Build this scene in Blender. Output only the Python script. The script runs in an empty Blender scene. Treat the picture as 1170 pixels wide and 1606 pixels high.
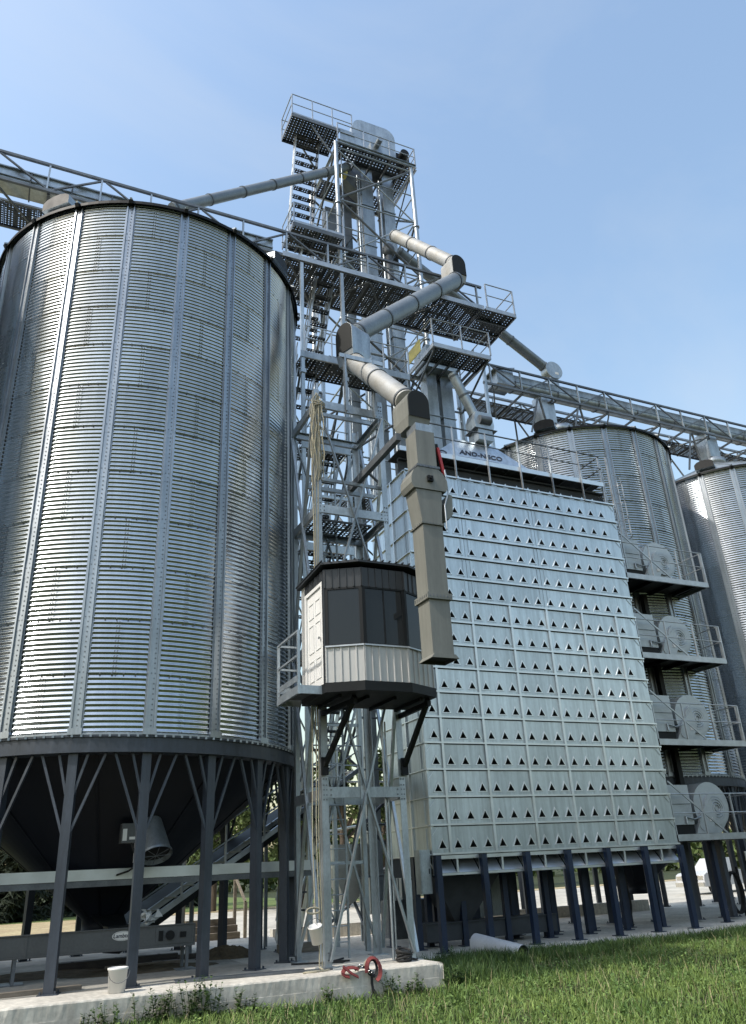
import bpy, math, random
import numpy as np
from mathutils import Vector, Matrix

random.seed(7)
RNG = np.random.default_rng(11)
PI = math.pi
R_ = math.radians
scene = bpy.context.scene
COL = scene.collection

# ------------------------------------------------------------------ camera
cam_data = bpy.data.cameras.new('camera')
cam = bpy.data.objects.new('camera', cam_data)
COL.objects.link(cam)
scene.camera = cam
cam_data.sensor_fit = 'VERTICAL'
cam_data.sensor_height = 36.0
cam_data.lens = 27.594
cam_data.clip_start = 0.1
cam_data.clip_end = 3000.0
EYE = Vector((0.0, 0.0, 1.58))


def aim(yaw, pitch, roll):
    f = Vector((math.sin(yaw) * math.cos(pitch), math.cos(yaw) * math.cos(pitch), math.sin(pitch)))
    r0 = Vector((math.cos(yaw), -math.sin(yaw), 0.0))
    u0 = r0.cross(f)
    r = r0 * math.cos(roll) + u0 * math.sin(roll)
    u = -r0 * math.sin(roll) + u0 * math.cos(roll)
    m = Matrix((r, u, -f)).transposed().to_4x4()
    m.translation = EYE
    return m


cam.matrix_world = aim(R_(25.53), R_(24.684), R_(-3.039))

# ------------------------------------------------------------------ sky and sun
SUN_BEARING = 262.0     # clockwise from +Y
SUN_ELEV = 48.0
world = bpy.data.worlds.new('World')
scene.world = world
world.use_nodes = True
wn = world.node_tree
bg = wn.nodes['Background']
sky = wn.nodes.new('ShaderNodeTexSky')
sky.sky_type = 'NISHITA'
sky.sun_disc = False
sky.sun_elevation = R_(SUN_ELEV)
sky.sun_rotation = R_(SUN_BEARING)
sky.altitude = 200.0
sky.air_density = 1.85
sky.dust_density = 3.3
sky.ozone_density = 2.0
# faint high haze drifting through the blue
tc = wn.nodes.new('ShaderNodeTexCoord')
cmap = wn.nodes.new('ShaderNodeMapping')
cmap.inputs['Scale'].default_value = (1.0, 1.6, 2.2)
cn = wn.nodes.new('ShaderNodeTexNoise')
cn.inputs['Scale'].default_value = 1.7
cn.inputs['Detail'].default_value = 8.0
cn.inputs['Roughness'].default_value = 0.55
cn.inputs['Distortion'].default_value = 0.6
cr = wn.nodes.new('ShaderNodeMapRange')
cr.inputs['From Min'].default_value = 0.46
cr.inputs['From Max'].default_value = 0.80
cr.inputs['To Min'].default_value = 0.0
cr.inputs['To Max'].default_value = 0.30
cm = wn.nodes.new('ShaderNodeMix')
cm.data_type = 'RGBA'
cm.inputs['B'].default_value = (3.0, 3.2, 3.4, 1.0)
wn.links.new(tc.outputs['Generated'], cmap.inputs['Vector'])
wn.links.new(cmap.outputs['Vector'], cn.inputs['Vector'])
wn.links.new(cn.outputs['Fac'], cr.inputs['Value'])
wn.links.new(cr.outputs['Result'], cm.inputs['Factor'])
wn.links.new(sky.outputs['Color'], cm.inputs['A'])
wn.links.new(cm.outputs['Result'], bg.inputs['Color'])
bg.inputs['Strength'].default_value = 0.15
sun_data = bpy.data.lights.new('sun', 'SUN')
sun_data.energy = 2.3
sun_data.angle = R_(1.2)
sun_data.color = (1.0, 0.95, 0.87)
sun = bpy.data.objects.new('sun', sun_data)
COL.objects.link(sun)
sb, se = R_(SUN_BEARING), R_(SUN_ELEV)
to_sun = Vector((math.sin(sb) * math.cos(se), math.cos(sb) * math.cos(se), math.sin(se)))
sun.rotation_euler = to_sun.to_track_quat('Z', 'Y').to_euler()
sun.location = (-20, 0, 60)
scene.view_settings.view_transform = 'Standard'
scene.view_settings.look = 'None'
scene.view_settings.exposure = 0.78
scene.view_settings.gamma = 1.0
scene.view_settings.use_curve_mapping = False


# ------------------------------------------------------------------ materials
def material(name, color, rough=0.5, metal=0.0, var=0.15, scale=3.0, stretch=(1, 1, 1), bump=0.0,
             bump_scale=40.0, color2=None, rvar=0.1, spec=0.5, objrand=0.0, fine=0.0, streak=0.0):
    m = bpy.data.materials.new(name)
    m.use_nodes = True
    nt = m.node_tree
    p = nt.nodes['Principled BSDF']
    p.inputs['Metallic'].default_value = metal
    p.inputs['Specular IOR Level'].default_value = spec
    geo = nt.nodes.new('ShaderNodeNewGeometry')
    mp = nt.nodes.new('ShaderNodeMapping')
    mp.inputs['Scale'].default_value = stretch
    nt.links.new(geo.outputs['Position'], mp.inputs['Vector'])
    n = nt.nodes.new('ShaderNodeTexNoise')
    n.inputs['Scale'].default_value = scale
    n.inputs['Detail'].default_value = 6.0
    n.inputs['Roughness'].default_value = 0.6
    nt.links.new(mp.outputs['Vector'], n.inputs['Vector'])
    ramp = nt.nodes.new('ShaderNodeValToRGB')
    c = Vector(color[:3])
    if color2 is None:
        lo, hi = c * (1 - var), c * (1 + var)
    else:
        lo, hi = c, Vector(color2)
    ramp.color_ramp.elements[0].position = 0.32
    ramp.color_ramp.elements[1].position = 0.68
    ramp.color_ramp.elements[0].color = (*[min(1, max(0, q)) for q in lo], 1)
    ramp.color_ramp.elements[1].color = (*[min(1, max(0, q)) for q in hi], 1)
    nt.links.new(n.outputs['Fac'], ramp.inputs['Fac'])
    out = ramp.outputs['Color']
    if fine > 0:
        n2 = nt.nodes.new('ShaderNodeTexNoise')
        n2.inputs['Scale'].default_value = scale * 14
        n2.inputs['Detail'].default_value = 3.0
        nt.links.new(mp.outputs['Vector'], n2.inputs['Vector'])
        mr = nt.nodes.new('ShaderNodeMapRange')
        mr.inputs['From Min'].default_value = 0.3
        mr.inputs['From Max'].default_value = 0.7
        mr.inputs['To Min'].default_value = 1 - fine
        mr.inputs['To Max'].default_value = 1 + fine
        nt.links.new(n2.outputs['Fac'], mr.inputs['Value'])
        mx = nt.nodes.new('ShaderNodeVectorMath')
        mx.operation = 'SCALE'
        nt.links.new(out, mx.inputs[0])
        nt.links.new(mr.outputs['Result'], mx.inputs['Scale'])
        out = mx.outputs['Vector']
    if streak > 0:
        m4 = nt.nodes.new('ShaderNodeMapping')
        m4.inputs['Scale'].default_value = (7.0, 7.0, 0.28)
        nt.links.new(geo.outputs['Position'], m4.inputs['Vector'])
        n4 = nt.nodes.new('ShaderNodeTexNoise')
        n4.inputs['Scale'].default_value = 1.0
        n4.inputs['Detail'].default_value = 5.0
        n4.inputs['Roughness'].default_value = 0.65
        nt.links.new(m4.outputs['Vector'], n4.inputs['Vector'])
        mr = nt.nodes.new('ShaderNodeMapRange')
        mr.inputs['From Min'].default_value = 0.35
        mr.inputs['From Max'].default_value = 0.65
        mr.inputs['To Min'].default_value = 1 - streak
        mr.inputs['To Max'].default_value = 1 + streak * 0.4
        nt.links.new(n4.outputs['Fac'], mr.inputs['Value'])
        mx = nt.nodes.new('ShaderNodeVectorMath')
        mx.operation = 'SCALE'
        nt.links.new(out, mx.inputs[0])
        nt.links.new(mr.outputs['Result'], mx.inputs['Scale'])
        out = mx.outputs['Vector']
    if objrand > 0:
        oi = nt.nodes.new('ShaderNodeObjectInfo')
        mr = nt.nodes.new('ShaderNodeMapRange')
        mr.inputs['To Min'].default_value = 1 - objrand
        mr.inputs['To Max'].default_value = 1 + objrand
        nt.links.new(oi.outputs['Random'], mr.inputs['Value'])
        mx = nt.nodes.new('ShaderNodeVectorMath')
        mx.operation = 'SCALE'
        nt.links.new(out, mx.inputs[0])
        nt.links.new(mr.outputs['Result'], mx.inputs['Scale'])
        out = mx.outputs['Vector']
    nt.links.new(out, p.inputs['Base Color'])
    mr = nt.nodes.new('ShaderNodeMapRange')
    mr.inputs['To Min'].default_value = max(0.02, rough - rvar)
    mr.inputs['To Max'].default_value = min(1.0, rough + rvar)
    nt.links.new(n.outputs['Fac'], mr.inputs['Value'])
    nt.links.new(mr.outputs['Result'], p.inputs['Roughness'])
    if bump > 0:
        n3 = nt.nodes.new('ShaderNodeTexNoise')
        n3.inputs['Scale'].default_value = bump_scale
        n3.inputs['Detail'].default_value = 5.0
        nt.links.new(geo.outputs['Position'], n3.inputs['Vector'])
        b = nt.nodes.new('ShaderNodeBump')
        b.inputs['Strength'].default_value = bump
        b.inputs['Distance'].default_value = 0.02
        nt.links.new(n3.outputs['Fac'], b.inputs['Height'])
        nt.links.new(b.outputs['Normal'], p.inputs['Normal'])
    return m


M = {}
M['silo'] = material('galvanised_silo', (0.47, 0.505, 0.54), 0.19, 0.97, 0.08, 0.7, (1, 1, 0.35), objrand=0.10, rvar=0.04, fine=0.04, streak=0.08)
M['bolt'] = material('zinc_bolt', (0.16, 0.17, 0.18), 0.5, 0.7)
M['stiff'] = material('galvanised_stiffener', (0.31, 0.335, 0.36), 0.36, 0.9, 0.15, 2.0, (1, 1, 0.3), fine=0.08, streak=0.12)
M['galv'] = material('galvanised_steel', (0.37, 0.405, 0.43), 0.42, 0.8, 0.22, 2.2, (1, 1, 0.5), objrand=0.14, fine=0.10, streak=0.12)
M['galvd'] = material('weathered_steel', (0.13, 0.142, 0.155), 0.5, 0.55, 0.25, 2.5, objrand=0.12, fine=0.1)
M['deck'] = material('deck_steel', (0.060, 0.066, 0.074), 0.65, 0.3, 0.25, 3.0, objrand=0.1)
M['rail'] = material('rail_steel', (0.40, 0.42, 0.44), 0.42, 0.75, 0.15, 4.0)
M['navy'] = material('dark_blue_paint', (0.008, 0.018, 0.044), 0.42, 0.0, 0.2, 2.0, (1, 1, 0.4), fine=0.1)
M['slate'] = material('slate_blue_paint', (0.034, 0.043, 0.058), 0.42, 0.0, 0.2, 2.0, (1, 1, 0.4), fine=0.12, streak=0.25)
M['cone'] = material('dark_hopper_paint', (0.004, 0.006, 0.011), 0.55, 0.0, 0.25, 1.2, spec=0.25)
M['black'] = material('black_paint', (0.007, 0.008, 0.009), 0.55, 0.0, 0.2, 3.0, spec=0.25)
M['dryer'] = material('dryer_sheet', (0.525, 0.575, 0.61), 0.37, 0.9, 0.07, 0.9, (1, 1, 0.5), objrand=0.08, fine=0.05, streak=0.20, bump=0.10, bump_scale=2.2, rvar=0.05)
M['dryer_rib'] = material('dryer_flange', (0.66, 0.69, 0.71), 0.34, 0.85, 0.1, 2.0)
M['dryer_in'] = material('dryer_inside', (0.05, 0.055, 0.06), 0.7, 0.3, 0.2, 3.0)  # dark tone stands for the shade behind the dryer sheets
M['tan'] = material('tan_paint', (0.160, 0.164, 0.148), 0.5, 0.0, 0.12, 1.6, (1, 1, 0.3), fine=0.05, streak=0.14)
M['siding'] = material('ribbed_siding', (0.40, 0.40, 0.39), 0.42, 0.1, 0.05, 1.5, (1, 1, 0.3), fine=0.03, streak=0.10)
M['siding_dark'] = material('dark_siding', (0.028, 0.03, 0.033), 0.4, 0.2, 0.15, 2.0)
M['door'] = material('white_door', (0.66, 0.66, 0.65), 0.4, 0.0, 0.03, 2.0)
M['concrete'] = material('concrete', (0.54, 0.51, 0.45), 0.9, 0.0, 0.18, 0.9, fine=0.14, streak=0.18, bump=0.10, bump_scale=30, spec=0.3)
M['concrete_dark'] = material('concrete_floor', (0.30, 0.285, 0.25), 0.9, 0.0, 0.35, 0.55, fine=0.14, bump=0.3, bump_scale=18, spec=0.3)
M['wood'] = material('weathered_wood', (0.16, 0.135, 0.105), 0.85, 0.0, 0.3, 3.0, (1, 6, 6), fine=0.15, objrand=0.2)
M['darkwood'] = material('dark_wood', (0.05, 0.042, 0.035), 0.85, 0.0, 0.3, 3.0, (1, 6, 6), fine=0.15, objrand=0.2)
M['rope'] = material('rope_fibre', (0.31, 0.285, 0.21), 0.9, 0.0, 0.2, 8.0, fine=0.2)
M['white'] = material('white_plastic', (0.64, 0.635, 0.61), 0.4, 0.0, 0.04, 2.0)
M['pvc'] = material('pale_pipe', (0.55, 0.57, 0.60), 0.4, 0.2, 0.06, 2.0, fine=0.05)
M['red'] = material('red_webbing', (0.17, 0.032, 0.03), 0.75, 0.0, 0.2, 9.0)
M['redp'] = material('red_paint', (0.42, 0.03, 0.03), 0.4)
M['yellow'] = material('yellow_paint', (0.60, 0.52, 0.16), 0.5)
M['rubber'] = material('black_rubber', (0.014, 0.014, 0.014), 0.75, 0.0, 0.2, 5.0)
M['trough'] = material('grey_conveyor_paint', (0.085, 0.09, 0.092), 0.5, 0.2, 0.12, 1.6, fine=0.08)
M['pipe'] = material('spout_pipe', (0.20, 0.225, 0.245), 0.46, 0.5, 0.16, 1.2, fine=0.10)
M['pipe_tan'] = material('weathered_spout', (0.285, 0.275, 0.245), 0.58, 0.35, 0.20, 1.5, color2=(0.36, 0.375, 0.385), fine=0.10)
M['cover'] = material('dark_cover', (0.012, 0.013, 0.012), 0.6, spec=0.25)
M['blower'] = material('blower_sheet', (0.39, 0.42, 0.435), 0.45, 0.5, 0.08, 1.5, fine=0.04)
M['pale'] = material('pale_painted_sheet', (0.58, 0.56, 0.49), 0.5, 0.1, 0.08, 2.0, fine=0.05)
M['truckw'] = material('white_car_paint', (0.45, 0.46, 0.47), 0.25, 0.0, 0.02, 1.0)
M['chrome'] = material('chrome', (0.7, 0.7, 0.7), 0.2, 1.0, 0.02, 1.0)
M['ink'] = material('dark_lettering', (0.02, 0.025, 0.04), 0.5)
M['soil'] = material('soil', (0.10, 0.078, 0.05), 0.95, 0.0, 0.35, 4.0, bump=0.5, bump_scale=30, spec=0.2)
M['gravel'] = material('gravel', (0.42, 0.40, 0.35), 0.95, 0.0, 0.2, 0.25, fine=0.18, bump=0.4, bump_scale=15, spec=0.2)
M['strip'] = material('dry_stubble', (0.42, 0.36, 0.21), 0.95, 0.0, 0.2, 0.6, color2=(0.28, 0.21, 0.13), fine=0.3, spec=0.2)
M['ground'] = material('turf', (0.018, 0.026, 0.009), 0.95, 0.0, 0.2, 0.5, color2=(0.046, 0.053, 0.021), fine=0.35, bump=0.5, bump_scale=12, spec=0.2)  # darker than leaf colour: shade between unmodelled blades is put in
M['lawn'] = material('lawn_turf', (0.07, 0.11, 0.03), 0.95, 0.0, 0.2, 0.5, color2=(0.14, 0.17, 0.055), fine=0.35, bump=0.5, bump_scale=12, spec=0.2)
M['grass'] = material('grass_blades', (0.050, 0.105, 0.020), 0.6, 0.0, 0.2, 0.8, color2=(0.19, 0.26, 0.07), fine=0.35, spec=0.3)
M['straw'] = material('dry_stems', (0.34, 0.30, 0.17), 0.8, 0.0, 0.25, 3.0)
M['weed'] = material('weed_leaves', (0.028, 0.058, 0.014), 0.55, 0.0, 0.2, 3.0, color2=(0.075, 0.125, 0.034), fine=0.3, spec=0.3)
M['clover'] = material('clover_leaves', (0.050, 0.105, 0.022), 0.55, 0.0, 0.2, 2.0, color2=(0.17, 0.24, 0.07), fine=0.35, spec=0.35)
M['leaf'] = material('tree_leaves', (0.040, 0.066, 0.018), 0.6, 0.0, 0.2, 0.6, color2=(0.085, 0.115, 0.032), fine=0.4, spec=0.3)
M['needle'] = material('spruce_needles', (0.012, 0.019, 0.012), 0.7, 0.0, 0.2, 0.8, color2=(0.028, 0.038, 0.022), fine=0.4, spec=0.2)
M['bark'] = material('bark', (0.075, 0.058, 0.042), 0.95, 0.0, 0.3, 4.0, (1, 1, 0.3), bump=0.6, bump_scale=20)


def glass_material(name, tint, rough=0.04):
    m = bpy.data.materials.new(name)
    m.use_nodes = True
    p = m.node_tree.nodes['Principled BSDF']
    p.inputs['Base Color'].default_value = (*tint, 1)
    p.inputs['Roughness'].default_value = rough
    p.inputs['Specular IOR Level'].default_value = 0.35
    p.inputs['Transmission Weight'].default_value = 0.25
    p.inputs['IOR'].default_value = 1.45
    return m


M['glass'] = glass_material('tinted_glass', (0.018, 0.022, 0.026))
for mm in ('grass', 'weed', 'leaf', 'needle'):
    M[mm].node_tree.nodes['Principled BSDF'].inputs['Subsurface Weight'].default_value = 0.0

# ------------------------------------------------------------------ mesh builder
ORG = {}


def V3(p):
    return Vector(p)


class MB:
    def __init__(s):
        s.v, s.f, s.m, s.s = [], [], [], []

    def add(s, verts, faces, mat=0, smooth=False):
        b = len(s.v)
        s.v.extend([tuple(q) for q in verts])
        for f in faces:
            s.f.append(tuple(b + i for i in f))
            s.m.append(mat)
            s.s.append(smooth)
        return s

    def box(s, a, b, mat=0):
        x0, y0, z0 = [min(a[i], b[i]) for i in range(3)]
        x1, y1, z1 = [max(a[i], b[i]) for i in range(3)]
        v = [(x0, y0, z0), (x1, y0, z0), (x1, y1, z0), (x0, y1, z0), (x0, y0, z1), (x1, y0, z1), (x1, y1, z1), (x0, y1, z1)]
        f = [(0, 3, 2, 1), (4, 5, 6, 7), (0, 1, 5, 4), (1, 2, 6, 5), (2, 3, 7, 6), (3, 0, 4, 7)]
        return s.add(v, f, mat)

    def extrude(s, p, q, poly, up=None, mat=0, smooth=False):
        p, q = V3(p), V3(q)
        a = (q - p).normalized()
        u = V3(up) if up is not None else Vector((0, 0, 1))
        if abs(a.dot(u)) > 0.98:
            u = Vector((0, 1, 0)) if abs(a.y) < 0.9 else Vector((1, 0, 0))
        side = a.cross(u).normalized()
        u2 = side.cross(a).normalized()
        n = len(poly)
        v = [p + side * x + u2 * y for x, y in poly] + [q + side * x + u2 * y for x, y in poly]
        f = [(i, (i + 1) % n, n + (i + 1) % n, n + i) for i in range(n)]
        f += [tuple(range(n - 1, -1, -1)), tuple(range(n, 2 * n))]
        return s.add(v, f, mat, smooth)

    def bar(s, p, q, w, h=None, up=None, mat=0):
        h = w if h is None else h
        return s.extrude(p, q, [(-w / 2, -h / 2), (w / 2, -h / 2), (w / 2, h / 2), (-w / 2, h / 2)], up, mat)

    def angle(s, p, q, w, t=0.012, up=None, sx=1, sy=1, mat=0):
        poly = [(0, 0), (w, 0), (w, t), (t, t), (t, w), (0, w)]
        poly = [(x * sx, y * sy) for x, y in poly]
        if sx * sy < 0:
            poly = poly[::-1]
        return s.extrude(p, q, poly, up, mat)

    def channel(s, p, q, w, d, t=0.012, up=None, flip=1, mat=0):
        # web is w tall along up, flanges d deep along side
        poly = [(0, -w / 2), (d, -w / 2), (d, -w / 2 + t), (t, -w / 2 + t), (t, w / 2 - t), (d, w / 2 - t), (d, w / 2), (0, w / 2)]
        if flip < 0:
            poly = [(-x, y) for x, y in poly][::-1]
        return s.extrude(p, q, poly, up, mat)

    def tube(s, pts, r, n=10, mat=0, caps=True, smooth=True):
        pts = [V3(p) for p in pts]
        rs = r if isinstance(r, (list, tuple)) else [r] * len(pts)
        k = len(pts)
        t0 = (pts[1] - pts[0]).normalized()
        u = Vector((0, 0, 1)) if abs(t0.z) < 0.9 else Vector((1, 0, 0))
        nrm = t0.cross(u).normalized()
        verts = []
        for i in range(k):
            if i == 0:
                t = pts[1] - pts[0]
            elif i == k - 1:
                t = pts[-1] - pts[-2]
            else:
                t = (pts[i + 1] - pts[i]).normalized() + (pts[i] - pts[i - 1]).normalized()
            t.normalize()
            nrm = (nrm - t * nrm.dot(t)).normalized()
            b = t.cross(nrm)
            for j in range(n):
                a = 2 * PI * j / n
                verts.append(pts[i] + nrm * (math.cos(a) * rs[i]) + b * (math.sin(a) * rs[i]))
        faces = []
        for i in range(k - 1):
            for j in range(n):
                faces.append((i * n + j, i * n + (j + 1) % n, (i + 1) * n + (j + 1) % n, (i + 1) * n + j))
        s.add(verts, faces, mat, smooth)
        if caps:
            s.add(verts[:n], [tuple(range(n - 1, -1, -1))], mat)
            s.add(verts[-n:], [tuple(range(n))], mat)
        return s

    def lathe(s, prof, c=(0, 0, 0), n=40, a0=0.0, a1=2 * PI, mat=0, smooth=True):
        full = abs(a1 - a0 - 2 * PI) < 1e-6
        m = n if full else n + 1
        v = []
        for r, z in prof:
            for j in range(m):
                a = a0 + (a1 - a0) * j / n
                v.append((c[0] + r * math.cos(a), c[1] + r * math.sin(a), c[2] + z))
        f = []
        for i in range(len(prof) - 1):
            for j in range(n):
                j2 = (j + 1) % m
                f.append((i * m + j, i * m + j2, (i + 1) * m + j2, (i + 1) * m + j))
        return s.add(v, f, mat, smooth)

    def prism(s, pts, vec, mat=0, smooth=False, capmat=None):
        # polygon in space pushed along vec
        pts = [V3(p) for p in pts]
        vec = V3(vec)
        n = len(pts)
        v = pts + [p + vec for p in pts]
        f = [(i, (i + 1) % n, n + (i + 1) % n, n + i) for i in range(n)]
        s.add(v, f, mat, smooth)
        cm = mat if capmat is None else capmat
        s.add(pts, [tuple(range(n - 1, -1, -1))], mat)
        s.add(v[n:], [tuple(range(n))], cm)
        return s

    def quad(s, a, b, c, d, mat=0):
        return s.add([a, b, c, d], [(0, 1, 2, 3)], mat)

    def mesh(s, name, mats, org=(0, 0, 0)):
        me = bpy.data.meshes.new(name)
        o = Vector(org)
        me.from_pydata([(p[0] - o[0], p[1] - o[1], p[2] - o[2]) for p in s.v], [], s.f)
        if not isinstance(mats, (list, tuple)):
            mats = [mats]
        for mt in mats:
            me.materials.append(M[mt] if isinstance(mt, str) else mt)
        me.polygons.foreach_set('material_index', s.m)
        me.polygons.foreach_set('use_smooth', s.s)
        me.update()
        return me


def tag(o, label=None, cat=None, group=None, kind=None):
    if label:
        o['label'] = label
    if cat:
        o['category'] = cat
    if group:
        o['group'] = group
    if kind:
        o['kind'] = kind
    return o


def thing(name, label, cat, loc=(0, 0, 0), group=None):
    o = bpy.data.objects.new(name, None)
    o.empty_display_size = 0.2
    COL.objects.link(o)
    o.location = loc
    ORG[o] = Vector(loc)
    return tag(o, label, cat, group)


def part(mb, name, mat, parent):
    org = ORG[parent]
    me = mb.mesh(name, mat, org)
    o = bpy.data.objects.new(name, me)
    COL.objects.link(o)
    o.parent = parent
    ORG[o] = org
    return o


def piece(me, name, parent, loc, rotz=0.0, scale=None):
    o = bpy.data.objects.new(name, me)
    COL.objects.link(o)
    o.parent = parent
    o.location = Vector(loc) - ORG[parent]
    o.rotation_euler = (0, 0, rotz)
    if scale:
        o.scale = scale
    ORG[o] = ORG[parent]
    return o


def solo(mb, name, mat, label, cat, loc, group=None, kind=None):
    me = mb.mesh(name, mat, loc)
    o = bpy.data.objects.new(name, me)
    COL.objects.link(o)
    o.location = loc
    ORG[o] = Vector(loc)
    return tag(o, label, cat, group, kind)


def rect_ring(x0, y0, x1, y1):
    return [(x0, y0), (x1, y0), (x1, y1), (x0, y1)]


RAILS = [0]


def handrail(parent, pts, z, h=1.07, gap=1.3, mid=True, toe=0.12, r=0.022, name='handrail', mat='rail', posts_at=None):
    """One run of railing along pts (list of xy or xyz)."""
    P = [Vector((p[0], p[1], p[2] if len(p) > 2 else z)) for p in pts]
    mb = MB()
    up = Vector((0, 0, 1))
    RAILS[0] += 1
    wp = r * (1.9 + 0.09 * (RAILS[0] % 5))
    ex = 0.002 * (RAILS[0] % 5)
    for a, b in zip(P[:-1], P[1:]):
        mb.tube([a + up * h, b + up * h], r, 8)
        if mid:
            mb.tube([a + up * h * 0.52, b + up * h * 0.52], r * 0.85, 8)
        if toe > 0:
            mb.bar(a + up * toe * 0.5, b + up * toe * 0.5, 0.008, toe)
        L = (b - a).length
        n = max(1, int(round(L / gap)))
        for i in range(n + 1):
            p = a.lerp(b, i / n)
            mb.bar(p + up * ex, p + up * (h + ex), wp, wp)
    return part(mb, name, mat, parent)


_plank = {}


def plank_mesh(lx, ly, cell=0.1, hole=0.034, t=0.05, mat='deck'):
    """Perforated steel plank lying in XY from 0,0; folded edges hang down t."""
    key = (round(lx, 2), round(ly, 2), cell, hole, mat)
    if key in _plank:
        return _plank[key]
    nx, ny = max(1, int(round(lx / cell))), max(1, int(round(ly / cell)))
    cx, cy = lx / nx, ly / ny
    mb = MB()
    for i in range(nx):
        for j in range(ny):
            x0, y0 = i * cx, j * cy
            o = [(x0, y0, 0), (x0 + cx, y0, 0), (x0 + cx, y0 + cy, 0), (x0, y0 + cy, 0)]
            if (i + 1) % 4 == 0 and nx > 6:
                mb.add(o, [(0, 1, 2, 3)])
                continue
            mx, my = (cx - hole) / 2, (cy - hole) / 2
            q = [(x0 + mx, y0 + my, 0), (x0 + cx - mx, y0 + my, 0), (x0 + cx - mx, y0 + cy - my, 0), (x0 + mx, y0 + cy - my, 0)]
            mb.add(o + q, [(0, 1, 5, 4), (1, 2, 6, 5), (2, 3, 7, 6), (3, 0, 4, 7)])
    e = 0.006
    mb.box((0, 0, -t), (lx, e, -0.001))
    mb.box((0, ly - e, -t), (lx, ly, -0.001))
    mb.box((0, e, -t), (e, ly - e, -0.001))
    mb.box((lx - e, e, -t), (lx, ly - e, -0.001))
    _plank[key] = mb.mesh('deck_plank', mat)
    return _plank[key]


def deck(parent, x0, y0, x1, y1, z, step=0.6, along='x', name='deck_plank', mat='deck', cell=0.1, hole=0.034):
    n = max(1, int(round(((x1 - x0) if along == 'x' else (y1 - y0)) / step)))
    for i in range(n):
        if along == 'x':
            w = (x1 - x0) / n
            me = plank_mesh(w - 0.01, y1 - y0, cell, hole, mat=mat)
            piece(me, name, parent, (x0 + i * w, y0, z))
        else:
            w = (y1 - y0) / n
            me = plank_mesh(x1 - x0, w - 0.01, cell, hole, mat=mat)
            piece(me, name, parent, (x0, y0 + i * w, z))


def text_mesh(body, size, extrude=0.004, shear=0.0, bold=0.0):
    cu = bpy.data.curves.new('lettering', 'FONT')
    cu.body = body
    cu.size = size
    cu.extrude = extrude
    cu.shear = shear
    cu.offset = bold
    cu.align_x = 'CENTER'
    cu.align_y = 'CENTER'
    cu.resolution_u = 3
    ob = bpy.data.objects.new('lettering', cu)
    COL.objects.link(ob)
    dg = bpy.context.evaluated_depsgraph_get()
    me = bpy.data.meshes.new_from_object(ob.evaluated_get(dg))
    bpy.data.objects.remove(ob)
    me.materials.clear()
    me.materials.append(M['ink'])
    return me


# ------------------------------------------------------------------ ground
def ground_z(x, y):
    z = -0.45
    k = min(1.0, max(0.0, (x - 8.3) / 2.5)) * min(1.0, max(0.0, (y - 13.5) / 4.0)) * min(1.0, max(0.0, (24.0 - y) / 3.0))
    return z + 0.04 * k


def axis(lo, hi, near0, near1, step, far):
    a = list(np.arange(near0, near1 + 1e-6, step))
    x, d = near0, step
    left = []
    while x > lo:
        d *= far
        x -= d
        left.append(max(x, lo))
    x, d = near1, step
    right = []
    while x < hi:
        d *= far
        x += d
        right.append(min(x, hi))
    return left[::-1] + a + right


gx = axis(-900, 900, -6, 34, 0.5, 1.35)
gy = axis(-300, 1200, 5, 25, 0.5, 1.35)
mb = MB()
gv = [(x, y, ground_z(x, y) + (0.02 * math.sin(x * 2.1 + y) * math.cos(y * 1.7) if 0 < y < 24 and -8 < x < 36 else 0)) for y in gy for x in gx]
nx = len(gx)
gf = [(j * nx + i, j * nx + i + 1, (j + 1) * nx + i + 1, (j + 1) * nx + i) for j in range(len(gy) - 1) for i in range(nx - 1)]
mb.add(gv, gf, 0, True)
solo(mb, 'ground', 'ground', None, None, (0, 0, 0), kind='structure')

# silo and tower slab: raised block whose corner shows in front
mb = MB()
xs_ = list(np.arange(-4.0, 8.01, 0.06))
rs_ = random.Random(4)
rows_ = [(14.95, -1.0), (14.955, -0.46), (14.95, -0.24), (14.952, -0.235), (14.95, -0.03), (14.965, -0.008), (14.99, 0.0), (15.4, 0.0)]
v = []
for (y, z) in rows_:
    for x in xs_:
        j = 0.0035 if -0.05 < z < -0.001 or z > -0.001 and y < 15 else 0.0012
        chip = 0.035 * max(0.0, math.sin(x * 3.7) * math.sin(x * 1.31 + 1) - 0.72) if -0.05 < z <= 0 and y < 15 else 0.0
        v.append((x, y + rs_.uniform(-j, j) + chip, z + (rs_.uniform(-j, j) * 0.5 if y < 15.2 and z > -0.5 else 0) - chip * 0.6))
n_ = len(xs_)
f = [(i * n_ + j, i * n_ + j + 1, (i + 1) * n_ + j + 1, (i + 1) * n_ + j) for i in range(len(rows_) - 1) for j in range(n_ - 1)]
mb.add(v, f)
mb.box((-30, 14.95, -1.0), (-4.0, 26, 0.0))
mb.add([(-4, 15.4, 0), (8.0, 15.4, 0), (8.0, 26, 0), (-4, 26, 0)], [(0, 1, 2, 3)])
ys_ = [14.95, 14.965, 15.0] + list(np.arange(15.2, 26.01, 0.2))
v, f = [], []
e_ = [(8.0, 0.0), (8.07, 0.0), (8.095, -0.012), (8.1, -0.035), (8.1, -1.0)]
for (x, z) in e_:
    for y in ys_:
        v.append((x + (rs_.uniform(-0.004, 0.004) if x > 8.05 else 0), max(y, 14.957) if x > 8.05 else max(y, 14.99), z))
n_ = len(ys_)
f = [(i * n_ + j, (i + 1) * n_ + j, (i + 1) * n_ + j + 1, i * n_ + j + 1) for i in range(len(e_) - 1) for j in range(n_ - 1)]
mb.add(v, f)
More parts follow.
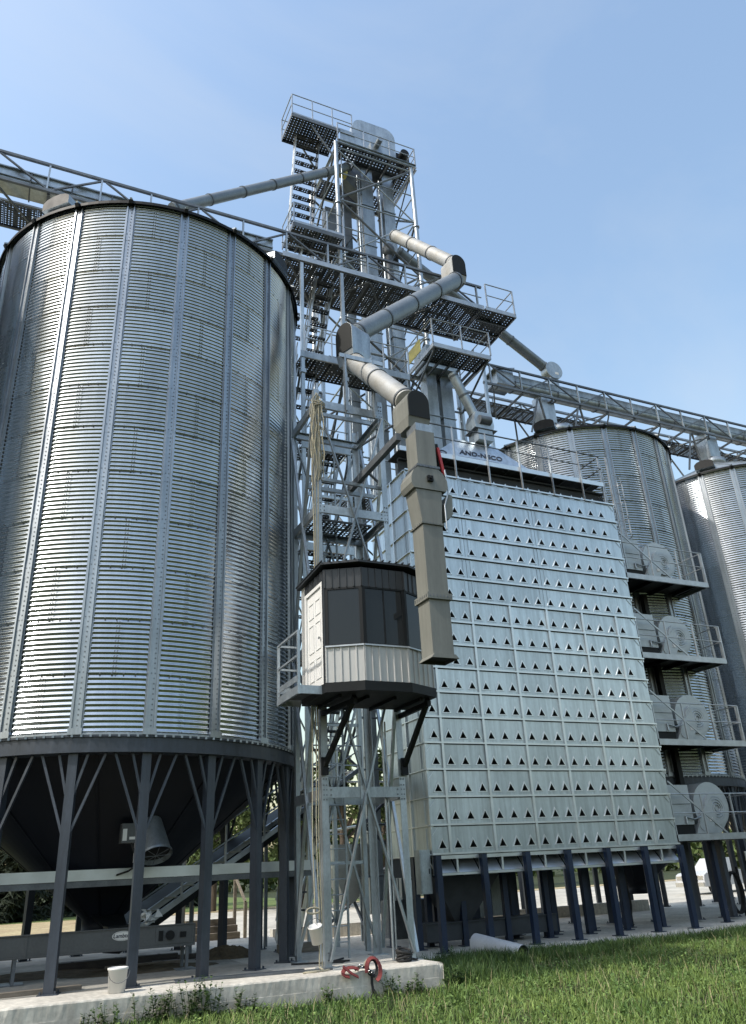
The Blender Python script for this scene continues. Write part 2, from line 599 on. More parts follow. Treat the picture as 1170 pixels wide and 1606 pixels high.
v = [(8.0, 14.99, 0.0), (8.07, 14.99, 0.0), (8.095, 14.965, -0.012), (8.1, 14.957, -0.035), (8.1, 14.957, -1.0), (8.0, 14.95, -1.0), (7.96, 14.95, -0.46), (7.96, 14.95, -0.24), (7.96, 14.95, -0.03), (7.96, 14.965, -0.008)]
mb.add(v, [(9, 8, 7, 6, 5, 4, 3, 2, 1, 0)])
solo(mb, 'concrete_slab', 'concrete', None, None, (0, 15, 0), kind='structure')
mb = MB()
mb.box((-30, 16.1, 0.004), (5.2, 25.6, 0.008))
solo(mb, 'darker_slab_floor', 'concrete_dark', None, None, (0, 16, 0), kind='structure')  # thin sheet of darker concrete laid over the slab
# slab under the dryer, lower
mb = MB()
mb.box((8.14, 18.05, -1.0), (46, 31.5, -0.25))
solo(mb, 'dryer_slab', 'concrete', None, None, (20, 18, -0.25), kind='structure')
mb = MB()
mb.box((8.2, 31.6, -0.6), (140, 62, -0.43))
solo(mb, 'gravel_yard', 'gravel', None, None, (20, 40, -0.43), kind='structure')
mb = MB()
mb.box((-60, 62.2, -0.6), (140, 66, -0.41))
solo(mb, 'field_strip', 'strip', None, None, (20, 63, -0.4), kind='structure')
mb = MB()
mb.box((-60, 38, -0.6), (8.15, 62, -0.40))
solo(mb, 'stubble_field', 'strip', None, None, (0, 45, -0.4), kind='structure')

mb = MB()
mb.box((-60, 26.05, -0.6), (8.12, 37.9, -0.40))
solo(mb, 'lawn', 'lawn', None, None, (0, 30, -0.4), kind='structure')
mb = MB()
mb.box((-60, 66.1, -0.6), (30, 120, -0.40))
solo(mb, 'lawn', 'lawn', None, None, (0, 90, -0.4), kind='structure')

# ------------------------------------------------------------------ grain silos
RS = 4.27
PITCH = 0.1016
RING_H = 11 * PITCH
NR = 12


def make_sheet():
    mb = MB()
    cols, per = 14, 8
    rows = 11 * per
    v = []
    for i in range(rows + 1):
        z = RING_H * i / rows
        w = 0.0125 * math.cos(2 * PI * z / PITCH + PI)
        for j in range(cols + 1):
            t = j / cols
            a = R_(-18 + 36 * t)
            r = RS + w + 0.007 * t
            v.append((r * math.cos(a), r * math.sin(a), z))
    c1 = cols + 1
    f = [(i * c1 + j, i * c1 + j + 1, (i + 1) * c1 + j + 1, (i + 1) * c1 + j) for i in range(rows) for j in range(cols)]
    mb.add(v, f, 0, True)

    def bolt(a, z, s=0.011, d=0.012):
        ca, sa = math.cos(a), math.sin(a)
        r0, r1 = RS + 0.004, RS + 0.013 + d
        q = []
        for r in (r0, r1):
            for du, dz in ((-s, -s), (s, -s), (s, s), (-s, s)):
                q.append((r * ca - du * sa, r * sa + du * ca, z + dz))
        mb.add(q, [(4, 5, 6, 7), (0, 1, 5, 4), (1, 2, 6, 5), (2, 3, 7, 6), (3, 0, 4, 7)], 1)
    for k in range(11):
        zz = PITCH * (k + 0.5)
        bolt(R_(17.4), zz)
        bolt(R_(16.7), zz)
    for k in range(12):
        bolt(R_(-16.5 + 3.0 * k), 0.035, 0.012)
    return mb.mesh('wall_sheet', ['silo', 'bolt'])


def make_stiffener(h):
    mb = MB()
    r0 = RS + 0.012
    prof = [(-0.125, 0.0), (-0.1, 0.0), (-0.1, 0.05), (-0.068, 0.05), (-0.068, 0.012), (0.068, 0.012), (0.068, 0.05), (0.1, 0.05), (0.1, 0.0), (0.125, 0.0)]
    t = 0.005
    for (x0, d0), (x1, d1) in zip(prof[:-1], prof[1:]):
        if abs(d1 - d0) < 1e-6:
            mb.box((r0 + d0, x0, 0), (r0 + d0 + t, x1, h))
        else:
            mb.box((r0 + min(d0, d1) + t, x0 - t / 2, 0), (r0 + max(d0, d1), x0 + t / 2, h))
    n = int(h / PITCH)
    for k in range(n):
        z = PITCH * (k + 0.5)
        for y in ((0.02,) if k % 11 else (-0.035, 0.035)):
            mb.box((r0 + 0.017, y - 0.012, z - 0.012), (r0 + 0.028, y + 0.012, z + 0.012), 1)
    for k in range(1, NR):
        z = RING_H * k
        mb.box((r0 + 0.018, -0.066, z - 0.16), (r0 + 0.022, 0.066, z + 0.16))
    mb.box((r0 + 0.0, -0.13, -0.02), (r0 + 0.075, 0.13, 0.10))
    return mb.mesh('stiffener', ['stiff', 'bolt'])


def make_roof_panel(slope):
    mb = MB()
    zr = NR * RING_H
    n = 5
    ro, ri = RS + 0.14, 0.45

    def pt(r, t):
        a = R_(-9 + 18 * t)
        return (r * math.cos(a), r * math.sin(a), zr + 0.10 - 0.06 + (RS - r) * slope)
    v = []
    for r in (ro, RS * 0.66, RS * 0.33, ri):
        for j in range(n + 1):
            v.append(pt(r, j / n))
    f = [(i * (n + 1) + j, i * (n + 1) + j + 1, (i + 1) * (n + 1) + j + 1, (i + 1) * (n + 1) + j) for i in range(3) for j in range(n)]
    mb.add(v, f)
    mb.add([(p[0], p[1], p[2] - 0.012) for p in v], [g[::-1] for g in f])
    # eave lip and standing rib
    for j in range(n):
        a, b = v[j], v[j + 1]
        mb.add([a, b, (b[0], b[1], b[2] - 0.09), (a[0], a[1], a[2] - 0.09)], [(0, 1, 2, 3)], 1)
        mb.add([(a[0] * .985, a[1] * .985, a[2]), (b[0] * .985, b[1] * .985, b[2]), (b[0], b[1], b[2] - 0.09), (a[0], a[1], a[2] - 0.09)], [(3, 2, 1, 0)], 1)
    p0, p1 = Vector(pt(ro + 0.05, 0)), Vector(pt(ri, 0))
    mb.bar(p0 + Vector((0, 0, 0.02)), p1 + Vector((0, 0, 0.02)), 0.05, 0.09)
    mb.bar(p0 + Vector((0, 0, -0.05)), p0 + Vector((-0.25 * math.cos(R_(-9)), -0.25 * math.sin(R_(-9)), 0.09)), 0.10, 0.10, mat=1)
    return mb.mesh('roof_panel', ['galv', 'black'])


SHEET = make_sheet()
STIFF = make_stiffener(NR * RING_H)
ROOF = make_roof_panel(0.52)


def make_leg_mesh(ztop, tall):
    mb = MB()
    mb.box((RS - 0.20, -0.085, 0.02), (RS - 0.03, 0.085, tall))
    mb.box((RS - 0.28, -0.16, 0.0), (RS + 0.05, 0.16, 0.02))
    for sx in (-0.24, 0.01):
        for sy in (-0.12, 0.12):
            mb.box((RS + sx - 0.015, sy - 0.015, 0.02), (RS + sx + 0.015, sy + 0.015, 0.06))
    return mb.mesh('leg', 'slate')


def make_brace_mesh(tall, dz, frac, sgn):
    a = R_(18 * frac) * sgn
    r = RS - 0.10
    mb = MB()
    mb.bar((r + 0.03, 0.07 * sgn, tall - dz), (r * math.cos(a) + 0.03, r * math.sin(a), tall - 0.01), 0.046, 0.046, up=(1, 0, 0))
    return mb.mesh('leg_brace', 'slate')


def silo(cx, cy, base, ang0, label, vents):
    zb = 4.22
    zw = zb + base
    root = thing('grain_silo', label, 'silo', (cx, cy, base), 'corrugated hopper bottom silos')
    for k in range(NR):
        off = 9.0 + (18.0 if k % 2 else 0.0)
        for j in range(10):
            piece(SHEET, 'wall_sheet', root, (cx, cy, zw + RING_H * k), R_(ang0 + off + 18 + 36 * j))
    for j in range(20):
        a = R_(ang0 + 18 * j)
        piece(STIFF, 'stiffener', root, (cx, cy, zw), a)
        piece(ROOF, 'roof_panel', root, (cx, cy, zw), a + R_(9))
    mb = MB()
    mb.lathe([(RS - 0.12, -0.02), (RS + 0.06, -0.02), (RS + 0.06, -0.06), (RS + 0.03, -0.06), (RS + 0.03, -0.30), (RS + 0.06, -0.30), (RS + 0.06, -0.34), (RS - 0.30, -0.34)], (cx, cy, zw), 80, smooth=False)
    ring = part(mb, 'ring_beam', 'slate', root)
    mb = MB()
    mb.lathe([(RS + 0.015, -0.022), (RS + 0.05, -0.022), (RS + 0.05, 0.012), (RS + 0.015, 0.03)], (cx, cy, zw), 80, smooth=False)
    for j in range(160):
        a = 2 * PI * j / 160
        mb.box((cx + (RS + 0.062) * math.cos(a) - 0.02, cy + (RS + 0.062) * math.sin(a) - 0.02, zw - 0.065),
               (cx + (RS + 0.062) * math.cos(a) + 0.02, cy + (RS + 0.062) * math.sin(a) + 0.02, zw - 0.018))
    part(mb, 'base_angle', 'stiff', root)
    mb = MB()
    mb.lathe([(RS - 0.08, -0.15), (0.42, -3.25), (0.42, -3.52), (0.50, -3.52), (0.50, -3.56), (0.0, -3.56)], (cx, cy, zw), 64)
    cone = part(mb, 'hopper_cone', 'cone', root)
    mb = MB()
    for j in range(10):
        a = 2 * PI * j / 10 + 0.1
        mb.bar((cx + (RS - 0.07) * math.cos(a), cy + (RS - 0.07) * math.sin(a), zw - 0.17), (cx + 0.44 * math.cos(a), cy + 0.44 * math.sin(a), zw - 3.22), 0.05, 0.02)
    part(mb, 'cone_seam', 'cone', cone)
    tall = zb - 0.34
    leg = make_leg_mesh(zb, tall)
    br = [make_brace_mesh(tall, d, fr, sg) for d, fr in ((1.38, 0.44), (0.72, 0.20)) for sg in (-1, 1)]
    for j in range(20):
        a = R_(ang0 + 18 * j)
        piece(leg, 'leg', root, (cx, cy, base), a)
        for m_ in br:
            piece(m_, 'leg_brace', root, (cx, cy, base), a)
    mb = MB()
    mb.lathe([(0.5, NR * RING_H + 2.0), (0.62, NR * RING_H + 2.1), (0.62, NR * RING_H + 2.35), (0.0, NR * RING_H + 2.55)], (cx, cy, zw), 24)
    part(mb, 'roof_cap', 'galv', root)
    for a in vents:
        a = R_(a)
        d = Vector((math.cos(a), math.sin(a), 0))
        s_ = Vector((-d.y, d.x, 0))
        c = Vector((cx, cy, zw + NR * RING_H)) + d * (RS - 0.35)
        mb = MB()
        arch = [(-0.42, 0.0), (0.42, 0.0), (0.42, 0.20)] + [(0.42 * math.cos(q), 0.20 + 0.20 * math.sin(q)) for q in np.linspace(0.3, PI - 0.3, 6)] + [(-0.42, 0.20)]
        mb.prism([c - d * 0.5 + s_ * x + Vector((0, 0, z + 0.16)) for x, z in arch], d * 0.95, 0, capmat=1)
        part(mb, 'roof_vent', ['galv', 'black'], root)
    return root, cone


silo1, cone1 = silo(2.507, 20.13, 0.0, -97.1 + 7.7, 'nearest tall corrugated silo filling the left of the picture, on slate blue legs', [-97.1 - 38, -97.1 + 52])
silo0, cone0 = silo(-6.99, 20.13, 0.0, -97.1 + 3.0, 'next corrugated silo in the row, standing left of the picture', [])
silo2, cone2 = silo(21.6, 24.7, -0.2, -131.2 + 4.8, 'corrugated silo directly behind the dryer fan platforms', [-131.2 - 8])
silo3, cone3 = silo(31.1, 24.7, -0.2, -141.5 - 8.6, 'corrugated silo cut off by the right edge of the picture', [-141.5 - 5, -141.5 + 30])

# ------------------------------------------------------------------ grain dryer
DX0, DX1, DY, DYB = 10.25, 18.42, 19.05, 21.65
DZ0, ROW, NROW = 1.93, 0.685, 16
DZ1 = DZ0 + ROW * NROW
dryer = thing('grain_dryer', 'tall galvanised grain dryer with rows of triangular holes, on dark blue legs', 'grain dryer', (14.3, 20.3, -0.25))
RIBX = [10.78 + 1.36 * k for k in range(6)]
BAYS = [DX0] + RIBX + [DX1]
HOLES = [10.555 + 0.4533 * k for k in range(17)]


def dryer_panel(x0, x1, h, holes, depth=0.28, name='front_panel'):
    """Sheet with triangular openings; local origin at lower left, facing -y."""
    mb = MB()
    g = 0.006
    xs = [g] + [(holes[i] + holes[i + 1]) / 2 - x0 for i in range(len(holes) - 1)] + [x1 - x0 - g]
    for i, hx in enumerate(holes):
        a, b, c = xs[i], xs[i + 1], hx - x0
        w, zb, zt = 0.104, 0.14, 0.330
        r = [(a, 0, g), (b, 0, g), (b, 0, h - 0.034), (a, 0, h - 0.034)]
        t = [(c - w, 0, zb), (c + w, 0, zb), (c, 0, zt)]
        mb.add(r + t, [(0, 1, 5, 4), (1, 2, 6, 5), (3, 0, 4, 6), (2, 3, 6)])
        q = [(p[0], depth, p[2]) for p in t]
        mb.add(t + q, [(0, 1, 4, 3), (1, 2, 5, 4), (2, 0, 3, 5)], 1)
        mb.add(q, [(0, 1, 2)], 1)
        # thin folded rim round the opening
        ins = [(c - w - 0.044, -0.018, zb - 0.022), (c + w + 0.044, -0.018, zb - 0.022), (c, -0.018, zt + 0.056)]
        ins2 = [(c - w, -0.018, zb), (c + w, -0.018, zb), (c, -0.018, zt)]
        outr = [(c - w - 0.054, -0.001, zb - 0.028), (c + w + 0.054, -0.001, zb - 0.028), (c, -0.001, zt + 0.070)]
        mb.add(ins + ins2, [(0, 1, 4, 3), (1, 2, 5, 4), (2, 0, 3, 5)], 2)
        mb.add(outr + ins, [(0, 1, 4, 3), (1, 2, 5, 4), (2, 0, 3, 5)], 2)
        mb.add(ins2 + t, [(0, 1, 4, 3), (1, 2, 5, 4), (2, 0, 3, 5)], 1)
    # turned-in edges give the sheet thickness
    X = x1 - x0
    ht = h - 0.034  # gap below the flange shows the dark inside, standing for its shadow line
    for (p, q) in (((g, g), (X - g, g)), ((X - g, g), (X - g, ht)), ((X - g, ht), (g, ht)), ((g, ht), (g, g))):
        mb.quad((p[0], 0, p[1]), (q[0], 0, q[1]), (q[0], 0.03, q[1]), (p[0], 0.03, p[1]))
    return mb.mesh(name, ['dryer', 'dryer_in', 'dryer_rib'])


low = [dryer_panel(BAYS[k], BAYS[k + 1], ROW, [h for h in HOLES if BAYS[k] < h < BAYS[k + 1]]) for k in range(7)]
UPB = [DX0, BAYS[2], BAYS[4], DX1]
upp = [dryer_panel(UPB[k], UPB[k + 1], ROW, [h for h in HOLES if UPB[k] < h < UPB[k + 1]]) for k in range(3)]
for r in range(NROW):
    z = DZ0 + ROW * r
    if r < 10:
        for k in range(7):
            piece(low[k], 'front_panel', dryer, (BAYS[k], DY + random.uniform(-0.004, 0.004), z))
    else:
        for k in range(3):
            piece(upp[k], 'front_panel', dryer, (UPB[k], DY + random.uniform(-0.004, 0.004), z))
for r in range(NROW + 1):
    z = DZ0 + ROW * r
    mb = MB()
    mb.box((DX0 - 0.02, DY - 0.055, z - 0.011), (DX1 + 0.02, DY + 0.01, z + 0.011))
    mb.box((DX0 - 0.02, DY - 0.061, z - 0.012), (DX1 + 0.02, DY - 0.0555, z + 0.034))
    part(mb, 'row_flange', 'dryer_rib', dryer)
for x in RIBX:
    mb = MB()
    for r in range(10):
        z = DZ0 + ROW * r
        mb.box((x - 0.034, DY - 0.052, z + 0.036), (x + 0.034, DY - 0.006, z + ROW - 0.014))
    part(mb, 'vertical_rib', 'dryer_rib', dryer)
for x in UPB[1:3]:
    for dx in (-0.12, 0.14):
        mb = MB()
        for r in range(10, NROW):
            z = DZ0 + ROW * r
            mb.box((x + dx - 0.008, DY - 0.014, z + 0.03), (x + dx + 0.008, DY - 0.0065, z + ROW - 0.014))
        part(mb, 'seam_strip', 'dryer', dryer)
# corner posts with gussets
for x, sg in ((DX0, -1), (DX1, 1)):
    mb = MB()
    mb.angle((x, DY + 0.005, DZ0), (x, DY + 0.005, DZ1), 0.09, 0.01, up=(0, 1, 0), sx=sg, sy=1)
    for r in range(NROW):
        z = DZ0 + ROW * (r + 1)
        mb.bar((x - sg * 0.20, DY - 0.012, z - 0.05), (x - sg * 0.03, DY - 0.012, z - 0.24), 0.012, 0.012)
        mb.box((x - 0.012, DY - 0.03, z - 0.10), (x + 0.012, DY - 0.005, z - 0.02))
    part(mb, 'corner_post', 'dryer_rib', dryer)


def side_panel_mesh(w, h, name):
    mb = MB()
    g = 0.006
    mb.box((0, g, g), (0.02, w - g, h - g))
    mb.box((-0.02, 0.12 * w, 0.05), (-0.0005, 0.12 * w + 0.02, h - 0.05))
    return mb.mesh(name, 'dryer')


sp = side_panel_mesh((DYB - DY - 0.1) / 2, ROW, 'side_panel')
for r in range(NROW):
    z = DZ0 + ROW * r
    for k in range(2):
        y = DY + 0.08 + k * (DYB - DY - 0.1) / 2
        piece(sp, 'side_panel', dryer, (DX0, y, z))
        piece(sp, 'side_panel', dryer, (DX1 - 0.02, y, z))
for x, sg in ((DX0, -1), (DX1, 1)):
    for r in range(NROW + 1):
        z = DZ0 + ROW * r
        mb = MB()
        mb.box((x, DY + 0.03, z - 0.012), (x + sg * 0.05, DYB, z + 0.012))
        part(mb, 'side_flange', 'dryer_rib', dryer)
    mb = MB()
    mb.box((x + sg * 0.001, DY + 0.95, DZ0), (x + sg * 0.045, DY + 1.02, DZ1))
    part(mb, 'side_rib', 'dryer_rib', dryer)
mb = MB()
mb.box((DX0 + 0.03, DYB - 0.03, DZ0), (DX1 - 0.03, DYB, DZ1))
mb.box((DX0 + 0.03, DY + 0.35, DZ0 - 0.02), (DX1 - 0.03, DY + 0.38, DZ1))
mb.box((DX0 + 0.03, DY + 0.39, DZ1 - 0.02), (DX1 - 0.03, DYB - 0.04, DZ1 + 0.01))
part(mb, 'back_wall', 'dryer_in', dryer)
# upper plenum row under the walkway
mb = MB()
mb.box((DX0, DY + 0.40, DZ1 + 0.02), (DX1, DY + 0.43, DZ1 + 0.55))
mb.box((DX0, DY + 0.30, DZ1 + 0.551), (DX1, DY + 0.46, DZ1 + 0.60))
part(mb, 'plenum_wall', 'dryer_in', dryer)
tri = MB()
tri.prism([(-0.14, 0, 0), (0.14, 0, 0), (0, 0, 0.24)], (0, -0.10, 0))
tri = tri.mesh('plenum_cap', 'dryer_rib')
for k, h in enumerate(HOLES):
    piece(tri, 'plenum_cap', dryer, (h, DY + 0.38, DZ1 + 0.06))
# base trough with sloping plates, each bay framed
for k in range(12):
    x0 = DX0 + 0.02 + k * (DX1 - DX0 - 0.04) / 12
    x1 = x0 + (DX1 - DX0 - 0.04) / 12
    mb = MB()
    mb.prism([(x0 + 0.03, DY + 0.30, DZ0 - 0.10), (x0 + 0.03, DY + 0.02, DZ0 - 0.43), (x0 + 0.03, DY + 0.05, DZ0 - 0.43), (x0 + 0.03, DY + 0.33, DZ0 - 0.10)], (x1 - x0 - 0.06, 0, 0))
    part(mb, 'trough_plate', 'dryer_rib', dryer)
    mb = MB()
    mb.box((x0 - 0.025, DY - 0.015, DZ0 - 0.43), (x0 + 0.025, DY + 0.03, DZ0 - 0.115))
    part(mb, 'trough_rib', 'dryer_rib', dryer)
mb = MB()
mb.box((DX0, DY - 0.03, DZ0 - 0.115), (DX1, DY + 0.06, DZ0 - 0.03))
part(mb, 'base_beam', 'dryer_rib', dryer)
mb = MB()
mb.box((DX0, DY - 0.03, DZ0 - 0.49), (DX1, DY + 0.06, DZ0 - 0.435))
part(mb, 'base_beam', 'dryer_rib', dryer)
mb = MB()
mb.box((DX0 + 0.02, DY + 0.36, DZ0 - 0.50), (DX1 - 0.02, DYB, DZ0 - 0.03))
part(mb, 'base_frame', 'dryer_in', dryer)
# legs
leg_mb = MB()
leg_mb.box((-0.075, -0.075, 0.02), (0.075, 0.075, DZ0 - 0.03 + 0.25))
leg_mb.box((-0.15, -0.15, 0.0), (0.15, 0.15, 0.02))
leg_me = leg_mb.mesh('leg', 'navy')
for k in range(7):
    x = DX0 + 0.07 + k * (DX1 - DX0 - 0.14) / 6
    for y in (DY - 0.11, DY + 1.15, DYB + 0.10):
        piece(leg_me, 'leg', dryer, (x, y, -0.25), 0)
for k in range(6):
    x = DX0 + 0.75 + k * (DX1 - DX0 - 0.14) / 6
    piece(leg_me, 'leg', dryer, (x, DYB - 0.75, -0.25), 0)
# walkway on top
WZ = 13.74
mb = MB()
mb.box((DX0 - 0.1, DY - 0.02, WZ - 0.16), (DX1 - 0.25, DY + 0.03, WZ))
part(mb, 'walkway_edge', 'dryer_rib', dryer)
for k in range(8):
    w = (DX1 - DX0 - 0.2) / 8
    mb = MB()
    mb.box((DX0 - 0.05 + k * w, DY + 0.035, WZ - 0.06), (DX0 - 0.05 + (k + 1) * w - 0.01, DY + 1.0, WZ - 0.03))
    part(mb, 'walkway_plate', 'deck', dryer)
for k in range(7):
    x = DX0 + 0.6 + k * 1.15
    mb = MB()
    mb.bar((x, DY + 0.42, DZ1 + 0.6), (x, DY + 0.95, WZ - 0.07), 0.06)
    mb.bar((x, DY + 0.06, WZ - 0.10), (x, DY + 0.98, WZ - 0.10), 0.05)
    part(mb, 'walkway_bracket', 'galvd', dryer)
for k in range(7):
    x = DX0 + 0.55 + k * 1.27
    mb = MB()
    mb.angle((x, DY - 0.025, DZ1 - 0.02), (x, DY - 0.025, WZ + 1.04), 0.075, 0.01, up=(0, -1, 0))
    part(mb, 'rail_post', 'rail', dryer)
for h in (1.04, 0.55):
    mb = MB()
    mb.tube([(DX0 - 0.1, DY - 0.02, WZ + h), (DX1 - 0.25, DY - 0.02, WZ + h)], 0.026 if h > 1 else 0.02, 8)
    mb.tube([(DX1 - 0.25, DY - 0.02, WZ + h), (DX1 - 0.25, DY + 1.0, WZ + h)], 0.024, 8)
    part(mb, 'rail', 'galvd', dryer)
mb = MB()
for y in (DY + 0.05, DY + 1.0):
    mb.bar((DX1 - 0.25, y, DZ1), (DX1 - 0.25, y, WZ + 1.04), 0.05)
for k in range(4):
    z = DZ1 + 0.05 + k * 0.18
    mb.bar((DX1 - 0.25, DY + 0.05, z), (DX1 - 0.25, DY + 1.0, z + (0.5 if k % 2 else -0.0)), 0.025)
part(mb, 'end_frame', 'rail', dryer)
# hipped cover with lettering behind the rail
hx0, hx1, hy0, hy1, hz0, hz1 = 11.75, 16.3, DY + 1.0, DYB + 0.1, 14.15, 15.42
base = [(hx0, hy0, hz0), (hx1, hy0, hz0), (hx1, hy1, hz0), (hx0, hy1, hz0)]
tp = [(13.25, hy0 + 0.55, hz1), (14.75, hy0 + 0.55, hz1), (14.75, hy1 - 0.55, hz1), (13.25, hy1 - 0.55, hz1)]
mb = MB()
mb.add(base + tp, [(0, 1, 5, 4), (1, 2, 6, 5), (2, 3, 7, 6), (3, 0, 4, 7), (4, 5, 6, 7), (3, 2, 1, 0)])
mb.box((hx0 - 0.05, hy0 - 0.05, DZ1 + 0.62), (hx1 + 0.05, hy1 + 0.03, hz0 - 0.001))
cover = part(mb, 'filling_cover', 'dryer', dryer)
tilt = math.atan2(hz1 - hz0, 0.55)


def on_cover(me, x, u, parent, name, off=0.012):
    o = bpy.data.objects.new(name, me)
    COL.objects.link(o)
    o.parent = parent
    n = Vector((0, -math.sin(tilt), math.cos(tilt)))
    p = Vector((x, hy0 + u * math.cos(tilt), hz0 + u * math.sin(tilt))) + n * off
    o.location = p - ORG[parent]
    o.rotation_euler = (tilt, 0, 0)
    ORG[o] = ORG[parent]
    return o


on_cover(text_mesh('AND-NECO', 0.33, 0.005, 0.25, 0.008), 14.0, 0.62, cover, 'lettering')
for sx0, sx1, u0, u1 in ((11.95, 12.9, 0.22, 0.28), (13.0, 14.6, 0.30, 0.36), (14.75, 15.9, 0.22, 0.28)):
    mb = MB()
    mb.box((-(sx1 - sx0) / 2, -0.035, 0), ((sx1 - sx0) / 2, 0.035, 0.008))
    mb.prism([((sx1 - sx0) / 2 - 0.16, -0.20, 0.009), ((sx1 - sx0) / 2 - 0.05, -0.20, 0.009), ((sx1 - sx0) / 2 + 0.04, 0.03, 0.009), ((sx1 - sx0) / 2 - 0.09, 0.03, 0.009)], (0, 0, 0.004))
    on_cover(mb.mesh('arrow_stripe', 'ink'), (sx0 + sx1) / 2, u0 + 0.02, cover, 'arrow_stripe')
mb = MB()
for i in range(20):
    q0, q1 = 2 * PI * i / 20, 2 * PI * (i + 1) / 20
    mb.bar((0.13 * math.cos(q0), 0.085 * math.sin(q0), 0.004), (0.13 * math.cos(q1), 0.085 * math.sin(q1), 0.004), 0.045, 0.008)
on_cover(mb.mesh('ring_mark', 'ink'), 12.42, 0.42, cover, 'ring_mark')
for k, x in enumerate((12.65, 14.45, 16.05)):
    mb = MB()
    mb.box((x - 0.07, hy0 - 0.10, WZ - 0.02), (x + 0.07, hy0 - 0.055, WZ + 0.55))
    part(mb, 'cover_bracket', 'dryer_rib', dryer)

# ------------------------------------------------------------------ dryer fan platforms and fans
FZ = [10.40, 7.66, 4.93, 2.18]
ORD = ['topmost', 'second from the top', 'third from the top', 'lowest']
FX0, FX1, FY0, FY1 = DX1 + 0.05, 22.18, DY + 0.0, DY + 2.3


def blower_scroll(mb, cx, cy0, cy1, cz, r, mat=0):
    # involute housing with tangent outlet foot
    pts = []
    for i in range(25):
        a = R_(-50 + i * 11.2)
        rr = r * (0.86 + 0.16 * i / 24.0)
        pts.append((cx + rr * math.cos(a), cz + rr * math.sin(a)))
    pts += [(cx - r * 1.32, cz - r * 1.0), (cx + 0.2 * r, cz - r * 1.0)]
    mb.prism([(x, cy1, z) for x, z in pts][::-1], (0, cy0 - cy1, 0), mat)


